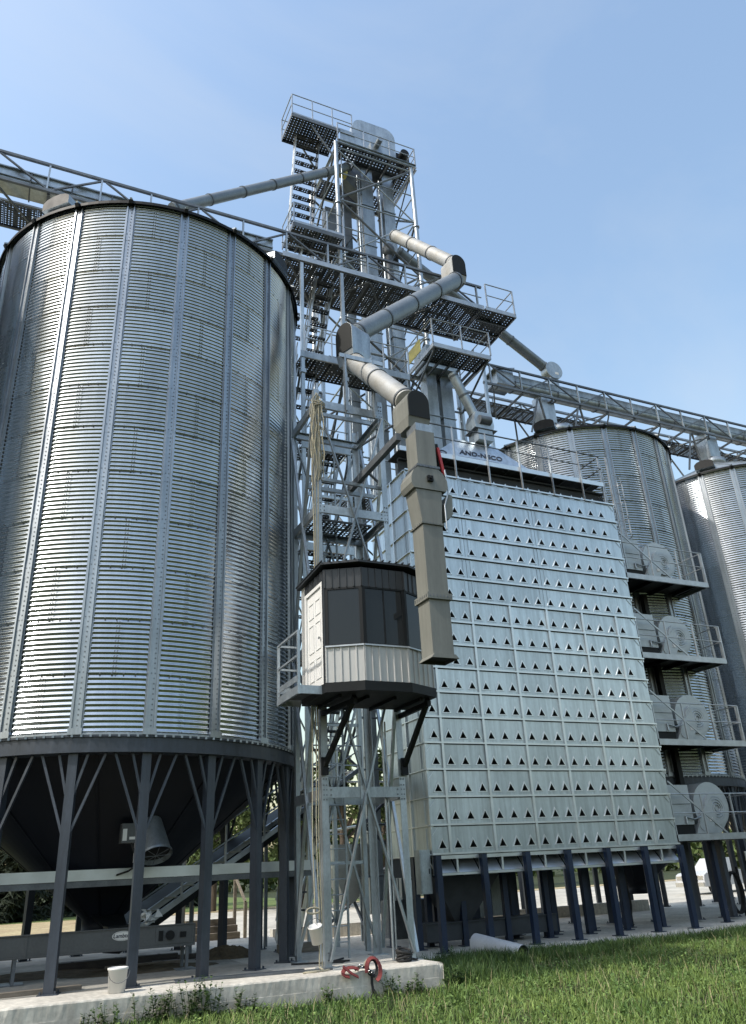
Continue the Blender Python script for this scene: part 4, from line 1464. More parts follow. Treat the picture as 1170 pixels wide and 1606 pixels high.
def cushion_box(name, label, c, d, w, length, h_up, h_dn, mat, covermat='cover'):
    """Rounded dead-head elbow: arch section pushed along horizontal direction d."""
    c = Vector(c)
    d = Vector((d[0], d[1], 0)).normalized()
    s_ = Vector((d.y, -d.x, 0))
    root = thing(name, label, 'elbow', c - Vector((0, 0, h_dn)), 'spout elbows')
    arch = [(-w / 2, -h_dn * 0.62), (w / 2, -h_dn * 0.62)] + [(w / 2 * math.cos(a), h_up - w / 2 + w / 2 * math.sin(a)) for a in np.linspace(0, PI, 13)]
    mb = MB()
    back = [c - d * length * 0.75 + s_ * x + Vector((0, 0, z)) for x, z in arch]
    mb.prism(back, d * length)
    part(mb, 'housing', mat, root)
    mb = MB()
    sm = [(x * 0.94, z * 0.97 if z > 0 else z) for x, z in arch]
    mb.prism([c + d * (length * 0.25 + 0.001) + s_ * x + Vector((0, 0, z)) for x, z in sm], d * 0.015)
    part(mb, 'end_cover', covermat, root)
    mb = MB()
    q = h_dn * 0.62
    top = [c + d * e + s_ * x + Vector((0, 0, -q - 0.001)) for x, e in ((-w / 2, -length * 0.7), (w / 2, -length * 0.7), (w / 2, length * 0.24), (-w / 2, length * 0.24))]
    k = w * 0.44
    bot = [c + d * e + s_ * x + Vector((0, 0, -h_dn)) for x, e in ((-k, -length * 0.25 - k), (k, -length * 0.25 - k), (k, -length * 0.25 + k), (-k, -length * 0.25 + k))]
    mb.add(top + bot, [(0, 1, 5, 4), (1, 2, 6, 5), (2, 3, 7, 6), (3, 0, 4, 7), (4, 5, 6, 7), (3, 2, 1, 0)])
    part(mb, 'throat', mat, root)
    return root


P1 = Vector((13.02, 19.0, 21.9))
P2 = Vector((7.62, 17.0, 15.75))
P3 = Vector((7.68, 13.55, 11.35))
spout('grain_spout', 'weathered spout leaving the tall elevator tower to its right, upper end of the zigzag', [(12.75, 23.0, 26.9), P1 + Vector((0, 0.15, 0.25))], 0.265, 'pipe_tan')
cushion_box('spout_elbow', 'round backed elbow highest on the zigzag spout, against the sky', P1, (0.1, -1, 0), 0.62, 0.70, 0.38, 0.80, 'pipe_tan')
spout('grain_spout', 'thick dark grey spout crossing in front of the catwalk, middle of the zigzag', [P1 + Vector((-0.1, -0.05, -0.72)), P2 + Vector((0.30, 0.12, 0.30))], 0.285, 'pipe')
cushion_box('spout_elbow', 'grey elbow with dark rounded cover halfway down the zigzag spout', P2, (-0.93, -0.36, 0), 0.68, 0.74, 0.41, 0.95, 'galv')
spout('grain_spout', 'pale weathered spout sloping down to the tan chute, lower end of the zigzag', [P2 + Vector((0.12, -0.05, -0.85)), P3 + Vector((0, 0.35, 0.35))], 0.275, 'pipe_tan')
cushion_box('spout_elbow', 'tan elbow with dark rounded cover on top of the tan chute', P3, (0.05, -1, 0), 0.58, 0.70, 0.34, 0.62, 'tan')
spout('grain_spout', 'long thin grey spout running left from the tower head to the catwalk over the silo', [(11.0, 23.8, 31.17), (2.9, 20.75, 22.6)], 0.20, 'pipe')
spout('grain_spout', 'dark spout slanting right behind the catwalk end to the far bridge', [(13.34, 23.9, 27.0), (21.7, 25.15, 23.55)], 0.24, 'pipe')
spout('grain_spout', 'short steep spout dropping from the railed elevator platform to the dryer top', [(13.45, 20.7, 18.3), (14.25, 20.7, 16.55)], 0.18, 'galv')
mb = MB()
mb.tube([(22.0, 24.85, 23.3), (22.0, 25.3, 23.3)], 0.48, 32)
db = thing('spout_drum', 'round flat drum where a spout lands on the far right bridge', 'drum', (22.0, 25.1, 22.3))
part(mb, 'drum', 'galv', db)
mb = MB()
mb.box((21.75, 24.9, 22.2), (22.2, 25.28, 22.95))
part(mb, 'chute', 'galv', db)
mb = MB()
mb.box((22.05, 24.842, 23.06), (22.22, 24.8495, 23.2))
part(mb, 'sticker', 'white', db)
inl = thing('inlet_box', 'ribbed grey inlet box between the short spout and the dryer cover', 'inlet', (14.35, 20.6, 15.45))
mb = MB()
mb.prism([(14.0, 20.35, 15.9), (14.72, 20.35, 15.9), (14.78, 20.35, 16.1), (14.72, 20.35, 16.62), (14.05, 20.35, 16.62), (13.95, 20.35, 16.3)], (0, 0.6, 0))
mb.box((14.05, 20.32, 15.44), (14.65, 20.98, 15.885))
part(mb, 'box', 'galv', inl)
mb = MB()
mb.tube([(14.15, 20.34, 16.28), (14.62, 20.34, 16.28)], 0.17, 16)
mb.box((13.9, 20.28, 15.885), (14.85, 21.0, 15.899))
part(mb, 'rotor_cover', 'galvd', inl)

# ------------------------------------------------------------------ main elevator tower
EX0, EX1, EY0, EY1, EZ = 10.1, 13.88, 23.0, 26.2, 31.5
etower = thing('elevator_tower', 'tall tubular lattice tower rising behind the dryer to the highest platform', 'tower', (12.0, 24.6, -0.25))
for x in (EX0, EX1):
    for y in (EY0, EY1):
        mb = MB()
        mb.tube([(x, y, -0.25), (x, y, EZ)], 0.10, 14)
        for z in np.arange(3.0, EZ, 6.2):
            mb.tube([(x, y, z - 0.03), (x, y, z + 0.03)], 0.15, 14)
        part(mb, 'leg', 'galv', etower)
lev = [EZ - 0.25 - 3.15 * k for k in range(11)][::-1]
lev[0] = 0.1
for i in range(len(lev) - 1):
    za, zb = lev[i], lev[i + 1]
    s = i % 2
    for (p, q) in (((EX0, EY0), (EX1, EY0)), ((EX1, EY0), (EX1, EY1)), ((EX1, EY1), (EX0, EY1)), ((EX0, EY1), (EX0, EY0))):
        a, b = (p, q) if s else (q, p)
        mb = MB()
        mb.tube([(a[0], a[1], za), (b[0], b[1], zb)], 0.050, 8)
        part(mb, 'brace', 'galvd', etower)
    for (p, q) in (((EX0, EY0 + 0.03), (EX1, EY0 + 0.03)), ((EX1, EY0), (EX1, EY1)), ((EX0, EY1), (EX0, EY0))):
        mb = MB()
        mb.tube([(p[0], p[1], zb), (q[0], q[1], zb)], 0.036, 8)
        part(mb, 'strut', 'galv', etower)
    if i >= 3:
        a, b = ((EX1, EX0) if s else (EX0, EX1))
        mb = MB()
        mb.tube([(a, EY0 + 0.06, za), (b, EY0 + 0.06, zb)], 0.034, 8)
        part(mb, 'counter_brace', 'galv', etower)
for i in range(len(lev) - 1):
    zm = 0.5 * (lev[i] + lev[i + 1])
    for (p, q) in (((EX0, EY0), (EX1, EY0)), ((EX1, EY0), (EX1, EY1)), ((EX0, EY1), (EX0, EY0)), ((EX1, EY1), (EX0, EY1))):
        mb = MB()
        mb.tube([(p[0], p[1], zm), (q[0], q[1], zm)], 0.030, 8)
        part(mb, 'strut', 'galv', etower)
    if i >= 3:
        for x in (EX0, EX1):
            ya, yb = (EY0, EY1) if i % 2 else (EY1, EY0)
            mb = MB()
            mb.tube([(x, yb, lev[i]), (x, ya, lev[i + 1])], 0.032, 8)
            part(mb, 'counter_brace', 'galvd', etower)
for x, y, r in ((11.6, 24.1, 0.035), (11.70, 24.1, 0.025), (12.7, 24.05, 0.05), (10.45, 23.25, 0.03)):
    mb = MB()
    mb.tube([(x, y, 0.0), (x, y, EZ - 0.3)], r, 8)
    part(mb, 'conduit', 'galv', etower)
# mid decks inside the tower
for z in (27.4, 21.2, 14.8):
    deck(etower, EX0 + 0.15, EY0 + 1.9, EX1 - 0.15, EY1 - 0.1, z, 0.75, 'x', cell=0.12, hole=0.034)
# head platform
hp = thing('head_platform', 'railed grating platform around the elevator head at the tower top', 'platform', (12.0, 24.6, EZ))
mb = MB()
for y in (EY0 - 0.05, EY1 + 0.1):
    mb.channel((EX0 + 0.1, y, EZ + 0.06), (EX1 + 0.25, y, EZ + 0.06), 0.2, 0.08, 0.01)
for x in (EX0 + 0.1, EX1 + 0.25):
    mb.channel((x, EY0, EZ + 0.06), (x, EY1 + 0.1, EZ + 0.06), 0.19, 0.08, 0.01)
part(mb, 'frame', 'galv', hp)
mb = MB()
for k in range(5):
    x = EX0 + 0.5 + 0.75 * k
    mb.bar((x, EY0, EZ + 0.05), (x, EY1 + 0.1, EZ + 0.05), 0.07, 0.1)
part(mb, 'joist', 'galvd', hp)
deck(hp, EX0 + 0.15, EY0, EX1 + 0.2, EY0 + 0.9, EZ + 0.16, 0.62, 'x', cell=0.14, hole=0.06)
deck(hp, EX0 + 0.15, EY1 - 0.9, EX1 + 0.2, EY1 + 0.05, EZ + 0.16, 0.62, 'x', cell=0.14, hole=0.06)
deck(hp, EX1 - 0.4, EY0 + 0.92, EX1 + 0.2, EY1 - 0.92, EZ + 0.16, 0.6, 'y', cell=0.14, hole=0.06)
x0, x1, y0, y1 = EX0 + 0.1, EX1 + 0.25, EY0 - 0.03, EY1 + 0.1
handrail(hp, [(x0, y0), (x1, y0)], EZ + 0.16, 1.12, 1.3, toe=0.1, r=0.024)
handrail(hp, [(x1, y0), (x1, y1)], EZ + 0.16, 1.12, 1.6, toe=0.1, r=0.024)
handrail(hp, [(x0, y1), (x1, y1)], EZ + 0.16, 1.12, 1.3, toe=0.1, r=0.024)
mb = MB()
mb.box((EX0 + 0.25, EY0 - 0.01, EZ + 0.28), (EX0 + 0.95, EY0 + 0.02, EZ + 0.98))
part(mb, 'notice_board', 'galv', hp)
# side platform, left of the head
sp_ = thing('side_platform', 'highest railed platform of dark perforated planks left of the elevator head', 'platform', (9.2, 23.7, 32.4))
SX0, SX1, SY0, SY1, SZ = 8.05, 10.35, 23.0, 24.45, 32.4
deck(sp_, SX0, SY0, SX1, SY1, SZ, 0.575, 'x', cell=0.13, hole=0.034)
mb = MB()
mb.box((SX0, SY0 - 0.02, SZ - 0.16), (SX1, SY0 - 0.001, SZ + 0.02))
mb.box((SX0 - 0.02, SY0, SZ - 0.16), (SX0 - 0.001, SY1, SZ + 0.02))
mb.box((SX0, SY1 + 0.001, SZ - 0.16), (SX1, SY1 + 0.02, SZ + 0.02))
for k in range(3):
    x = SX0 + 0.57 + 0.575 * k
    mb.box((x - 0.03, SY0, SZ - 0.15), (x + 0.03, SY1, SZ - 0.052))
part(mb, 'frame', 'galvd', sp_)
handrail(sp_, [(SX0, SY0), (SX1 + 0.6, SY0)], SZ, 1.25, 0.95, toe=0.12, r=0.024)
handrail(sp_, [(SX0, SY0), (SX0, SY1)], SZ, 1.25, 1.4, toe=0.12, r=0.024)
handrail(sp_, [(SX0, SY1), (SX1, SY1)], SZ, 1.25, 0.95, toe=0.12, r=0.024)
for ya, yb in ((EY0, SY0 + 0.1), (SY1, SY1 - 0.1)):
    mb = MB()
    mb.bar((EX0, ya, EZ - 1.1), (SX0 + 0.9, yb, SZ - 0.16), 0.06)
    part(mb, 'knee_brace', 'galvd', sp_)


def stair(name, label, xa, xb, y0, z0, y1, z1, loc=None, rails=True, n=None, solid=None):
    root = thing(name, label, 'stairs', loc or ((xa + xb) / 2, y0, z0), 'steel access stairs')
    a0, a1 = Vector((xa, y0, z0)), Vector((xa, y1, z1))
    b0, b1 = Vector((xb, y0, z0)), Vector((xb, y1, z1))
    for p, q in ((a0, a1), (b0, b1)):
        mb = MB()
        mb.bar(p, q, 0.014, 0.24, up=(0, -1, 1))
        part(mb, 'stringer', 'galv', root)
    n = n or max(3, int((z1 - z0) / 0.42))
    w = xb - xa - 0.03
    me = plank_mesh(w, 0.22, 0.11, 0.045, 0.045)
    for k in range(n):
        t = (k + 0.7) / n
        p = a0.lerp(a1, t)
        piece(me, 'tread', root, (xa + 0.015, p.y - 0.12, p.z))
    if rails:
        u = Vector((0, 0, 1.0))
        for p, q in ((a0, a1), (b0, b1)):
            mb = MB()
            mb.tube([p + u, q + u], 0.022, 8)
            mb.tube([p + u * 0.5, q + u * 0.5], 0.018, 8)
            for t in (0.05, 0.35, 0.65, 0.95):
                c = p.lerp(q, t)
                mb.bar(c, c + u, 0.04)
            part(mb, 'handrail', 'rail', root)
    return root


stair('tower_stair', 'steep stair between the highest side platform and the railed landing below it', 8.55, 9.65, 25.4, 25.5, 23.9, 32.35)
lp = thing('stair_landing', 'railed landing of dark perforated planks just above the left catwalk', 'platform', (9.0, 23.0, 25.4))
deck(lp, 7.9, 22.45, 10.05, 23.9, 25.4, 0.54, 'x', cell=0.13, hole=0.034)
mb = MB()
mb.box((7.9, 22.42, 25.22), (10.05, 22.449, 25.42))
mb.box((7.87, 22.45, 25.22), (7.899, 23.9, 25.42))
for k in range(3):
    mb.box((7.9 + 0.54 * (k + 1) - 0.03, 22.45, 25.24), (7.9 + 0.54 * (k + 1) + 0.03, 23.9, 25.349))
part(mb, 'frame', 'galvd', lp)
handrail(lp, [(7.9, 22.45), (10.05, 22.45)], 25.4, 1.1, 0.7, toe=0.16, r=0.022)
handrail(lp, [(7.9, 22.45), (7.9, 23.9)], 25.4, 1.1, 0.7, toe=0.16, r=0.022)
stair('tower_stair', 'steep stair from the left catwalk up to the railed landing', 8.6, 9.6, 24.9, 21.3, 23.4, 25.4)


# ------------------------------------------------------------------ bucket elevators
def trunk(parent, x0, x1, y0, y1, z0, z1, seg=2.4, mat='galv'):
    z = z0
    while z < z1 - 0.05:
        zt = min(z + seg, z1)
        mb = MB()
        mb.box((x0, y0, z), (x1, y1, zt - 0.03))
        mb.box((x0 - 0.04, y0 - 0.04, zt - 0.029), (x1 + 0.04, y1 + 0.04, zt))
        part(mb, 'trunk_section', mat, parent)
        z = zt


el = thing('bucket_elevator', 'tallest bucket elevator with twin square trunks and rounded grey head', 'elevator', (12.6, 24.5, -0.25))
trunk(el, 11.86, 12.44, 24.2, 24.85, 0.8, 32.0)
trunk(el, 12.96, 13.52, 24.2, 24.85, 0.8, 32.0)
mb = MB()
hx, hw = 12.62, 1.13
prof = [(hx - hw, 32.0), (hx + hw, 32.0), (hx + hw, 33.7)] + [(hx + hw * 0.55 + hw * 0.45 * math.cos(a), 34.4 + 0.6 * math.sin(a)) for a in np.linspace(0, PI / 2, 7)] + [(hx - hw * 0.55 + hw * 0.45 * math.cos(a), 34.4 + 0.6 * math.sin(a)) for a in np.linspace(PI / 2, PI, 7)] + [(hx - hw, 33.7)]
mb.prism([(x, 25.0, z) for x, z in prof], (0, -0.95, 0))
head = part(mb, 'head', 'galv', el)
mb = MB()
mb.box((hx - hw + 0.03, 24.02, 33.02), (hx + hw - 0.03, 24.048, 33.08))
mb.box((hx - hw - 0.04, 24.0, 31.96), (hx + hw + 0.04, 25.04, 31.999))
for k in range(9):
    x = hx - hw + 0.12 + 0.25 * k
    mb.box((x, 24.02, 33.12), (x + 0.03, 24.048, 33.15))
part(mb, 'head_seam', 'galvd', head)
mb = MB()
mb.box((hx - 0.3, 23.86, 32.9), (hx + 0.25, 24.049, 33.5))
mb.tube([(hx, 23.4, 33.3), (hx, 24.05, 33.3)], 0.14, 16)
part(mb, 'bearing_housing', 'galv', el)
mb = MB()
mb.box((hx + hw + 0.02, 24.1, 33.15), (hx + hw + 0.75, 24.9, 33.65))
mb.tube([(hx + hw + 0.35, 24.1, 33.4), (hx + hw + 0.35, 23.75, 33.4)], 0.22, 16)
part(mb, 'drive_motor', 'black', el)
mb = MB()
mb.prism([(11.0, 24.2, 30.9), (11.85, 24.2, 30.2), (11.85, 24.2, 31.95), (11.3, 24.2, 31.95)], (0, 0.6, 0))
part(mb, 'discharge_chute', 'galvd', el)
mb = MB()
mb.box((11.5, 24.0, -0.25), (13.9, 25.05, 0.79))
part(mb, 'boot', 'galvd', el)

el2 = thing('bucket_elevator', 'second pair of elevator trunks standing behind the tallest one', 'elevator', (11.6, 25.6, -0.25))
trunk(el2, 11.35, 11.85, 25.45, 26.0, 0.4, 30.6)
trunk(el2, 12.35, 12.85, 25.45, 26.0, 0.4, 30.6)
mb = MB()
mb.box((11.2, 25.35, 30.61), (13.0, 26.1, 31.4))
part(mb, 'head', 'galvd', el2)
mb = MB()
mb.box((10.3, 24.95, 28.2), (11.6, 25.4, 29.6))
mb.prism([(10.3, 24.95, 28.19), (11.6, 24.95, 28.19), (11.2, 24.95, 27.5), (10.7, 24.95, 27.5)], (0, 0.45, 0))
part(mb, 'side_hopper', 'galvd', el2)
mb = MB()
mb.tube([(10.55, 23.9, 30.75), (10.95, 23.9, 30.75)], 0.2, 16)
part(mb, 'sheave', 'yellow', el2)
mb = MB()
mb.tube([(12.9, 23.95, 26.6), (12.9, 23.95, 25.2)], 0.16, 16)
mb.lathe([(0.0, 0.34), (0.2, 0.3), (0.28, 0.12), (0.28, -0.12), (0.2, -0.3), (0, -0.34)], (12.9, 23.95, 26.9), 20)
part(mb, 'distributor', 'galvd', el)

# shorter elevator behind the dryer with its own railed platform
elb = thing('bucket_elevator', 'short bucket elevator rising behind the dryer to the railed box platform', 'elevator', (13.5, 22.0, -0.25))
trunk(elb, 12.98, 13.42, 21.80, 22.3, 0.3, 19.0)
trunk(elb, 13.58, 14.10, 21.80, 22.3, 0.3, 19.0)
mb = MB()
mb.box((12.85, 21.4, 19.0), (14.2, 22.4, 20.0))
mb.prism([(12.95, 21.2, 19.3), (14.1, 21.2, 19.3), (13.9, 21.2, 19.75), (13.2, 21.2, 19.75)], (0, 0.199, 0))
part(mb, 'head', 'galv', elb)
bp = thing('elevator_platform', 'railed box platform in front of the short elevator, below the catwalk end', 'platform', (13.5, 21.0, 18.9))
BX0, BX1, BY0, BY1, BZ = 12.33, 14.79, 20.0, 22.2, 18.9
mb = MB()
mb.channel((BX0, BY0, BZ), (BX1, BY0, BZ), 0.18, 0.07, 0.01, flip=-1)
mb.channel((BX0, BY1, BZ), (BX0, BY0, BZ), 0.178, 0.07, 0.01, flip=-1)
mb.channel((BX1, BY0, BZ), (BX1, BY1, BZ), 0.178, 0.07, 0.01, flip=-1)
mb.channel((BX1, BY1, BZ), (BX0, BY1, BZ), 0.18, 0.07, 0.01, flip=-1)
part(mb, 'edge_beam', 'rail', bp)
deck(bp, BX0 + 0.02, BY0 + 0.02, BX1 - 0.02, BY0 + 1.1, BZ + 0.07, 0.6, 'x', cell=0.13, hole=0.034)
mb = MB()
for k in range(5):
    x = BX0 + 0.25 + 0.48 * k
    mb.bar((x, BY0 + 0.05, BZ - 0.02), (x, BY1 - 0.05, BZ - 0.02), 0.06, 0.1)
mb.bar((BX0 + 0.1, BY1, BZ - 1.2), (BX0 + 0.1, BY0 + 0.1, BZ - 0.1), 0.06)
mb.bar((BX1 - 0.1, BY1, BZ - 1.2), (BX1 - 0.1, BY0 + 0.1, BZ - 0.1), 0.06)
mb.bar((BX0 + 0.1, BY1 - 0.05, BZ - 1.2), (BX1 - 0.1, BY1 - 0.05, BZ - 1.2), 0.06)
part(mb, 'joist', 'galvd', bp)
handrail(bp, [(BX0, BY0), (BX1, BY0)], BZ + 0.09, 1.05, 1.2, toe=0, r=0.022)
handrail(bp, [(BX0, BY0), (BX0, BY1)], BZ + 0.09, 1.05, 1.2, toe=0, r=0.022)
handrail(bp, [(BX1, BY0), (BX1, BY1)], BZ + 0.09, 1.05, 1.2, toe=0, r=0.022)
for x in (12.4, 14.7):
    mb = MB()
    mb.bar((x, BY1 - 0.02, 14.2), (x, BY1 - 0.02, BZ - 0.1), 0.10)
    mb.box((x - 0.12, BY1 - 0.14, 14.17), (x + 0.12, BY1 + 0.1, 14.199))
    part(mb, 'prop', 'galv', bp)
mb = MB()
mb.box((12.30, 20.9, 19.2), (12.32, 21.9, 19.75))
solo(mb, 'yellow_panel', 'yellow', 'small yellow panel fixed to the left rail of the box platform', 'panel', (12.31, 21.4, 19.2))

# ------------------------------------------------------------------ stair tower under the catwalk
st = thing('stair_tower', 'narrow column frame with stair landings between the silo and the dryer', 'tower', (8.0, 21, 0))
GX0, GX1, GY0, GY1 = 7.30, 8.80, 20.0, 22.0
for x in (GX0, GX1):
    for y in (GY0, GY1):
        mb = MB()
        mb.bar((x, y, 0.0 if x < 8.1 else -0.25), (x, y, 21.0), 0.11)
        mb.box((x - 0.09, y - 0.09, 16.4), (x + 0.09, y + 0.09, 16.55))
        part(mb, 'column', 'galv', st)
GL = [3.55, 6.95, 10.35, 13.75, 17.15]
for z in GL:
    x1 = 11.2 if z > 17 else GX1 + 0.02
    mb = MB()
    mb.channel((GX0 - 0.08, GY0 - 0.08, z - 0.02), (x1, GY0 - 0.08, z - 0.02), 0.24, 0.06, 0.01, flip=-1)
    part(mb, 'landing_beam', 'galv', st)
    mb = MB()
    mb.channel((GX0 - 0.08, GY1 + 0.08, z - 0.02), (GX1 + 0.08, GY1 + 0.08, z - 0.02), 0.22, 0.06, 0.01)
    part(mb, 'landing_beam', 'galv', st)
    deck(st, GX0, GY0, x1, GY0 + (1.3 if z > 17 else 0.8), z + 0.08, 0.56, 'x', cell=0.13, hole=0.034)
    handrail(st, [(GX0 + 0.06, GY0 - 0.06), (x1, GY0 - 0.06)], z + 0.1, 1.05, 0.9, toe=0, r=0.02)
    for (p, q) in (((GX0, GY0), (GX0, GY1)), ((GX1, GY0), (GX1, GY1))):
        mb = MB()
        mb.bar((p[0], p[1] + 0.06, z - 0.3), (q[0], q[1] - 0.06, z - 3.2), 0.06, 0.05)
        part(mb, 'brace', 'galvd', st)
for i, z in enumerate(GL):
    s0, s1 = (GX0, GX1) if i % 2 else (GX1, GX0)
    for a_, b_ in (((s0, z - 3.2), (s1, z - 0.2)), ((s1, z - 3.2), (s0, z - 0.2))):
        mb = MB()
        mb.bar((a_[0], GY1, max(a_[1], 0.1)), (b_[0], GY1, b_[1]), 0.045, 0.04)
        part(mb, 'brace', 'galv', st)
    mb = MB()
    mb.bar((GX0, GY0, z - 1.7), (GX1, GY0, z - 1.7), 0.05, 0.08)
    part(mb, 'tie', 'galv', st)
handrail(st, [(11.2, GY0 - 0.06), (11.2, GY0 + 1.3)], 17.25, 1.05, 1.2, toe=0, r=0.02)
zz = [0.0] + GL + [21.1]
wh = ['lowest', 'second', 'third', 'fourth', 'fifth', 'topmost']
for i in range(6):
    xa = 7.38 if i % 2 == 0 else 8.08
    xb = xa + 0.64
    ya, yb = (GY1 + 0.9, GY0 + 0.7) if i % 2 == 0 else (GY1 + 0.7, GY0 + 0.6)
    stair('stair_flight', '%s flight of perforated treads in the narrow stair tower, counted from the ground' % wh[i], xa, xb, ya, zz[i] + 0.05, yb, zz[i + 1])


# ------------------------------------------------------------------ catwalk bridges
def bridge(root, x0, x1, y, zb, zt, step, first, parity=0, far=2.0):
    mb = MB()
    mb.bar((x0, y, zt), (x1, y, zt), 0.09, 0.09)
    part(mb, 'top_chord', 'galvd', root)
    mb = MB()
    mb.bar((x0, y, zb), (x1, y, zb), 0.09, 0.10)
    part(mb, 'bottom_chord', 'galvd', root)
    mb = MB()
    mb.bar((x0, y + far, zt), (x1, y + far, zt), 0.07, 0.07)
    part(mb, 'top_chord', 'galvd', root)
    mb = MB()
    mb.bar((x0, y + far, zb), (x1, y + far, zb), 0.07, 0.09)
    part(mb, 'bottom_chord', 'galvd', root)
    x, k = first, parity
    while x < x1 + 0.01:
        if x >= x0 - 0.01:
            for yy, w in ((y, 0.085), (y + far, 0.06)):
                mb = MB()
                mb.channel((x - w / 2, yy, zb + 0.05), (x - w / 2, yy, zt - 0.045), w, 0.05, 0.008, up=(0, 1, 0))
                part(mb, 'post', 'galv', root)
            mb = MB()
            mb.bar((x, y + 0.05, zb - 0.09), (x, y + far - 0.04, zb - 0.09), 0.08, 0.08)
            part(mb, 'cross_beam', 'galvd', root)
            if x + step < x1 + 0.01:
                for yy in (y, y + far):
                    za, zc = (zt - 0.06, zb + 0.06) if k % 2 else (zb + 0.06, zt - 0.06)
                    mb = MB()
                    mb.bar((x + 0.06, yy, za), (x + step - 0.06, yy, zc), 0.06, 0.05)
                    part(mb, 'diagonal', 'galvd', root)
                mb = MB()
                ya, yc = (y + 0.06, y + far - 0.06) if k % 2 else (y + far - 0.06, y + 0.06)
                mb.bar((x + 0.05, ya, zb - 0.16), (x + step - 0.05, yc, zb - 0.16), 0.06, 0.05)
                part(mb, 'wind_brace', 'galvd', root)
        x += step
        k += 1


BRY, BRZ0, BRZ1 = 20.0, 21.15, 22.22
br = thing('catwalk_bridge', 'long trussed catwalk over the near silo with perforated deck, ending in railing at right', 'catwalk', (6, 21, BRZ0))
bridge(br, -8.0, 14.75, BRY, BRZ0, BRZ1, 1.55, -7.13, 0)
deck(br, -8.0, 20.95, 6.6, 21.95, BRZ0 + 0.02, 1.0, 'x', cell=0.1, hole=0.034)
deck(br, 6.6, 20.08, 14.75, 21.95, BRZ0 + 0.02, 0.905, 'x', cell=0.1, hole=0.034)
mb = MB()
mb.box((6.6, 19.94, BRZ0 - 0.06), (14.75, 19.952, BRZ0 + 0.14))
part(mb, 'toe_plate', 'rail', br)
mb = MB()
mb.box((14.76, 19.85, BRZ0 - 0.11), (16.15, 19.87, BRZ0 + 0.06))
mb.box((16.14, 19.871, BRZ0 - 0.11), (16.16, 21.95, BRZ0 + 0.06))
part(mb, 'toe_plate', 'rail', br)
deck(br, 14.77, 19.88, 16.13, 21.95, BRZ0 + 0.0, 0.68, 'y', cell=0.14, hole=0.034)
mb = MB()
for y in (20.5, 21.2):
    mb.box((14.77, y, BRZ0 - 0.12), (16.13, y + 0.06, BRZ0 - 0.052))
part(mb, 'joist', 'galvd', br)
handrail(br, [(14.85, 19.86), (16.1, 19.86)], BRZ0 + 0.02, 1.15, 1.2, toe=0.0, r=0.024)
handrail(br, [(16.1, 19.86), (16.1, 21.9)], BRZ0 + 0.02, 1.15, 1.5, toe=0.0, r=0.024)
mb = MB()
mb.tube([(6.6, 20.06, BRZ0 + 0.62), (14.75, 20.06, BRZ0 + 0.62)], 0.022, 8)
part(mb, 'mid_rail', 'rail', br)
cv = thing('top_conveyor', 'ribbed enclosed conveyor lying in the truss above the near silo', 'conveyor', (0, 20.5, BRZ0))
mb = MB()
mb.box((-8, 20.15, BRZ0 + 0.12), (6.3, 20.75, BRZ0 + 0.62))
part(mb, 'casing', 'galv', cv)
mb = MB()
mb.box((-8, 20.08, BRZ0 + 0.62), (6.3, 20.82, BRZ0 + 0.66))
mb.box((-8, 20.10, BRZ0 + 0.30), (6.3, 20.148, BRZ0 + 0.33))
part(mb, 'lid', 'galv', cv)
mb = MB()
for k in range(12):
    x = -7.5 + 1.2 * k
    mb.box((x, 20.10, BRZ0 + 0.10), (x + 0.04, 20.80, BRZ0 + 0.619))
part(mb, 'rib', 'galvd', cv)
for x, lb in ((1.6, 'left'), (3.5, 'right')):
    mb = MB()
    for y in (20.05, 21.9):
        mb.bar((x, 20.13 if y < 21 else 21.0, 19.55), (x, y, BRZ0 - 0.15), 0.10)
    mb.bar((x, 20.0, 20.4), (x, 21.6, 20.4), 0.07)
    solo(mb, 'bridge_support', 'galvd', '%s of two short frames propping the catwalk on the near silo roof' % lb, 'support', (x, 20.8, 19.55))
# small ladder hoop beside the landing
mb = MB()
for k, x in enumerate((5.55, 6.1, 6.65)):
    mb.tube([(x, 22.4, 21.3), (x, 22.4, 24.0)], 0.025, 8)
mb.tube([(5.0, 22.4, 21.3), (5.0, 22.4, 23.8), (5.1, 22.4, 24.0), (6.7, 22.4, 24.0)], 0.028, 8)
solo(mb, 'guard_hoop', 'rail', 'thin guard hoop of vertical bars on the catwalk left of the landing', 'guard', (5.9, 22.4, 21.3))

rb = thing('catwalk_bridge', 'trussed conveyor bridge crossing over the two right hand silos', 'catwalk', (26, 25, 21))
RBY, RBZ0, RBZ1 = 24.2, 21.08, 22.12
bridge(rb, 17.3, 42.0, RBY, RBZ0, RBZ1, 1.62, 17.8, 1, 2.3)
deck(rb, 17.3, 25.4, 42.0, 26.45, RBZ0 - 0.05, 1.03, 'x', cell=0.1, hole=0.034)
handrail(rb, [(17.3, 26.45), (42.0, 26.45)], RBZ0, 1.1, 1.6, toe=0, r=0.02)
rc = thing('top_conveyor', 'round bottomed grey conveyor inside the bridge over the right hand silos', 'conveyor', (28, 24.8, 21.2))
mb = MB()
mb.tube([(18.4, 24.75, RBZ0 + 0.58), (42.0, 24.75, RBZ0 + 0.58)], 0.33, 20)
mb.box((18.4, 24.40, RBZ0 + 0.60), (42, 25.10, RBZ0 + 0.95))
part(mb, 'casing', 'galv', rc)
mb = MB()
for k in range(10):
    x = 19.2 + 2.4 * k
    mb.tube([(x, 24.75, RBZ0 + 0.58), (x + 0.05, 24.75, RBZ0 + 0.58)], 0.36, 20)
part(mb, 'rib', 'galvd', rc)
mb = MB()
mb.box((18.2, 24.35, RBZ0 + 0.3), (19.1, 25.2, RBZ0 + 1.12))
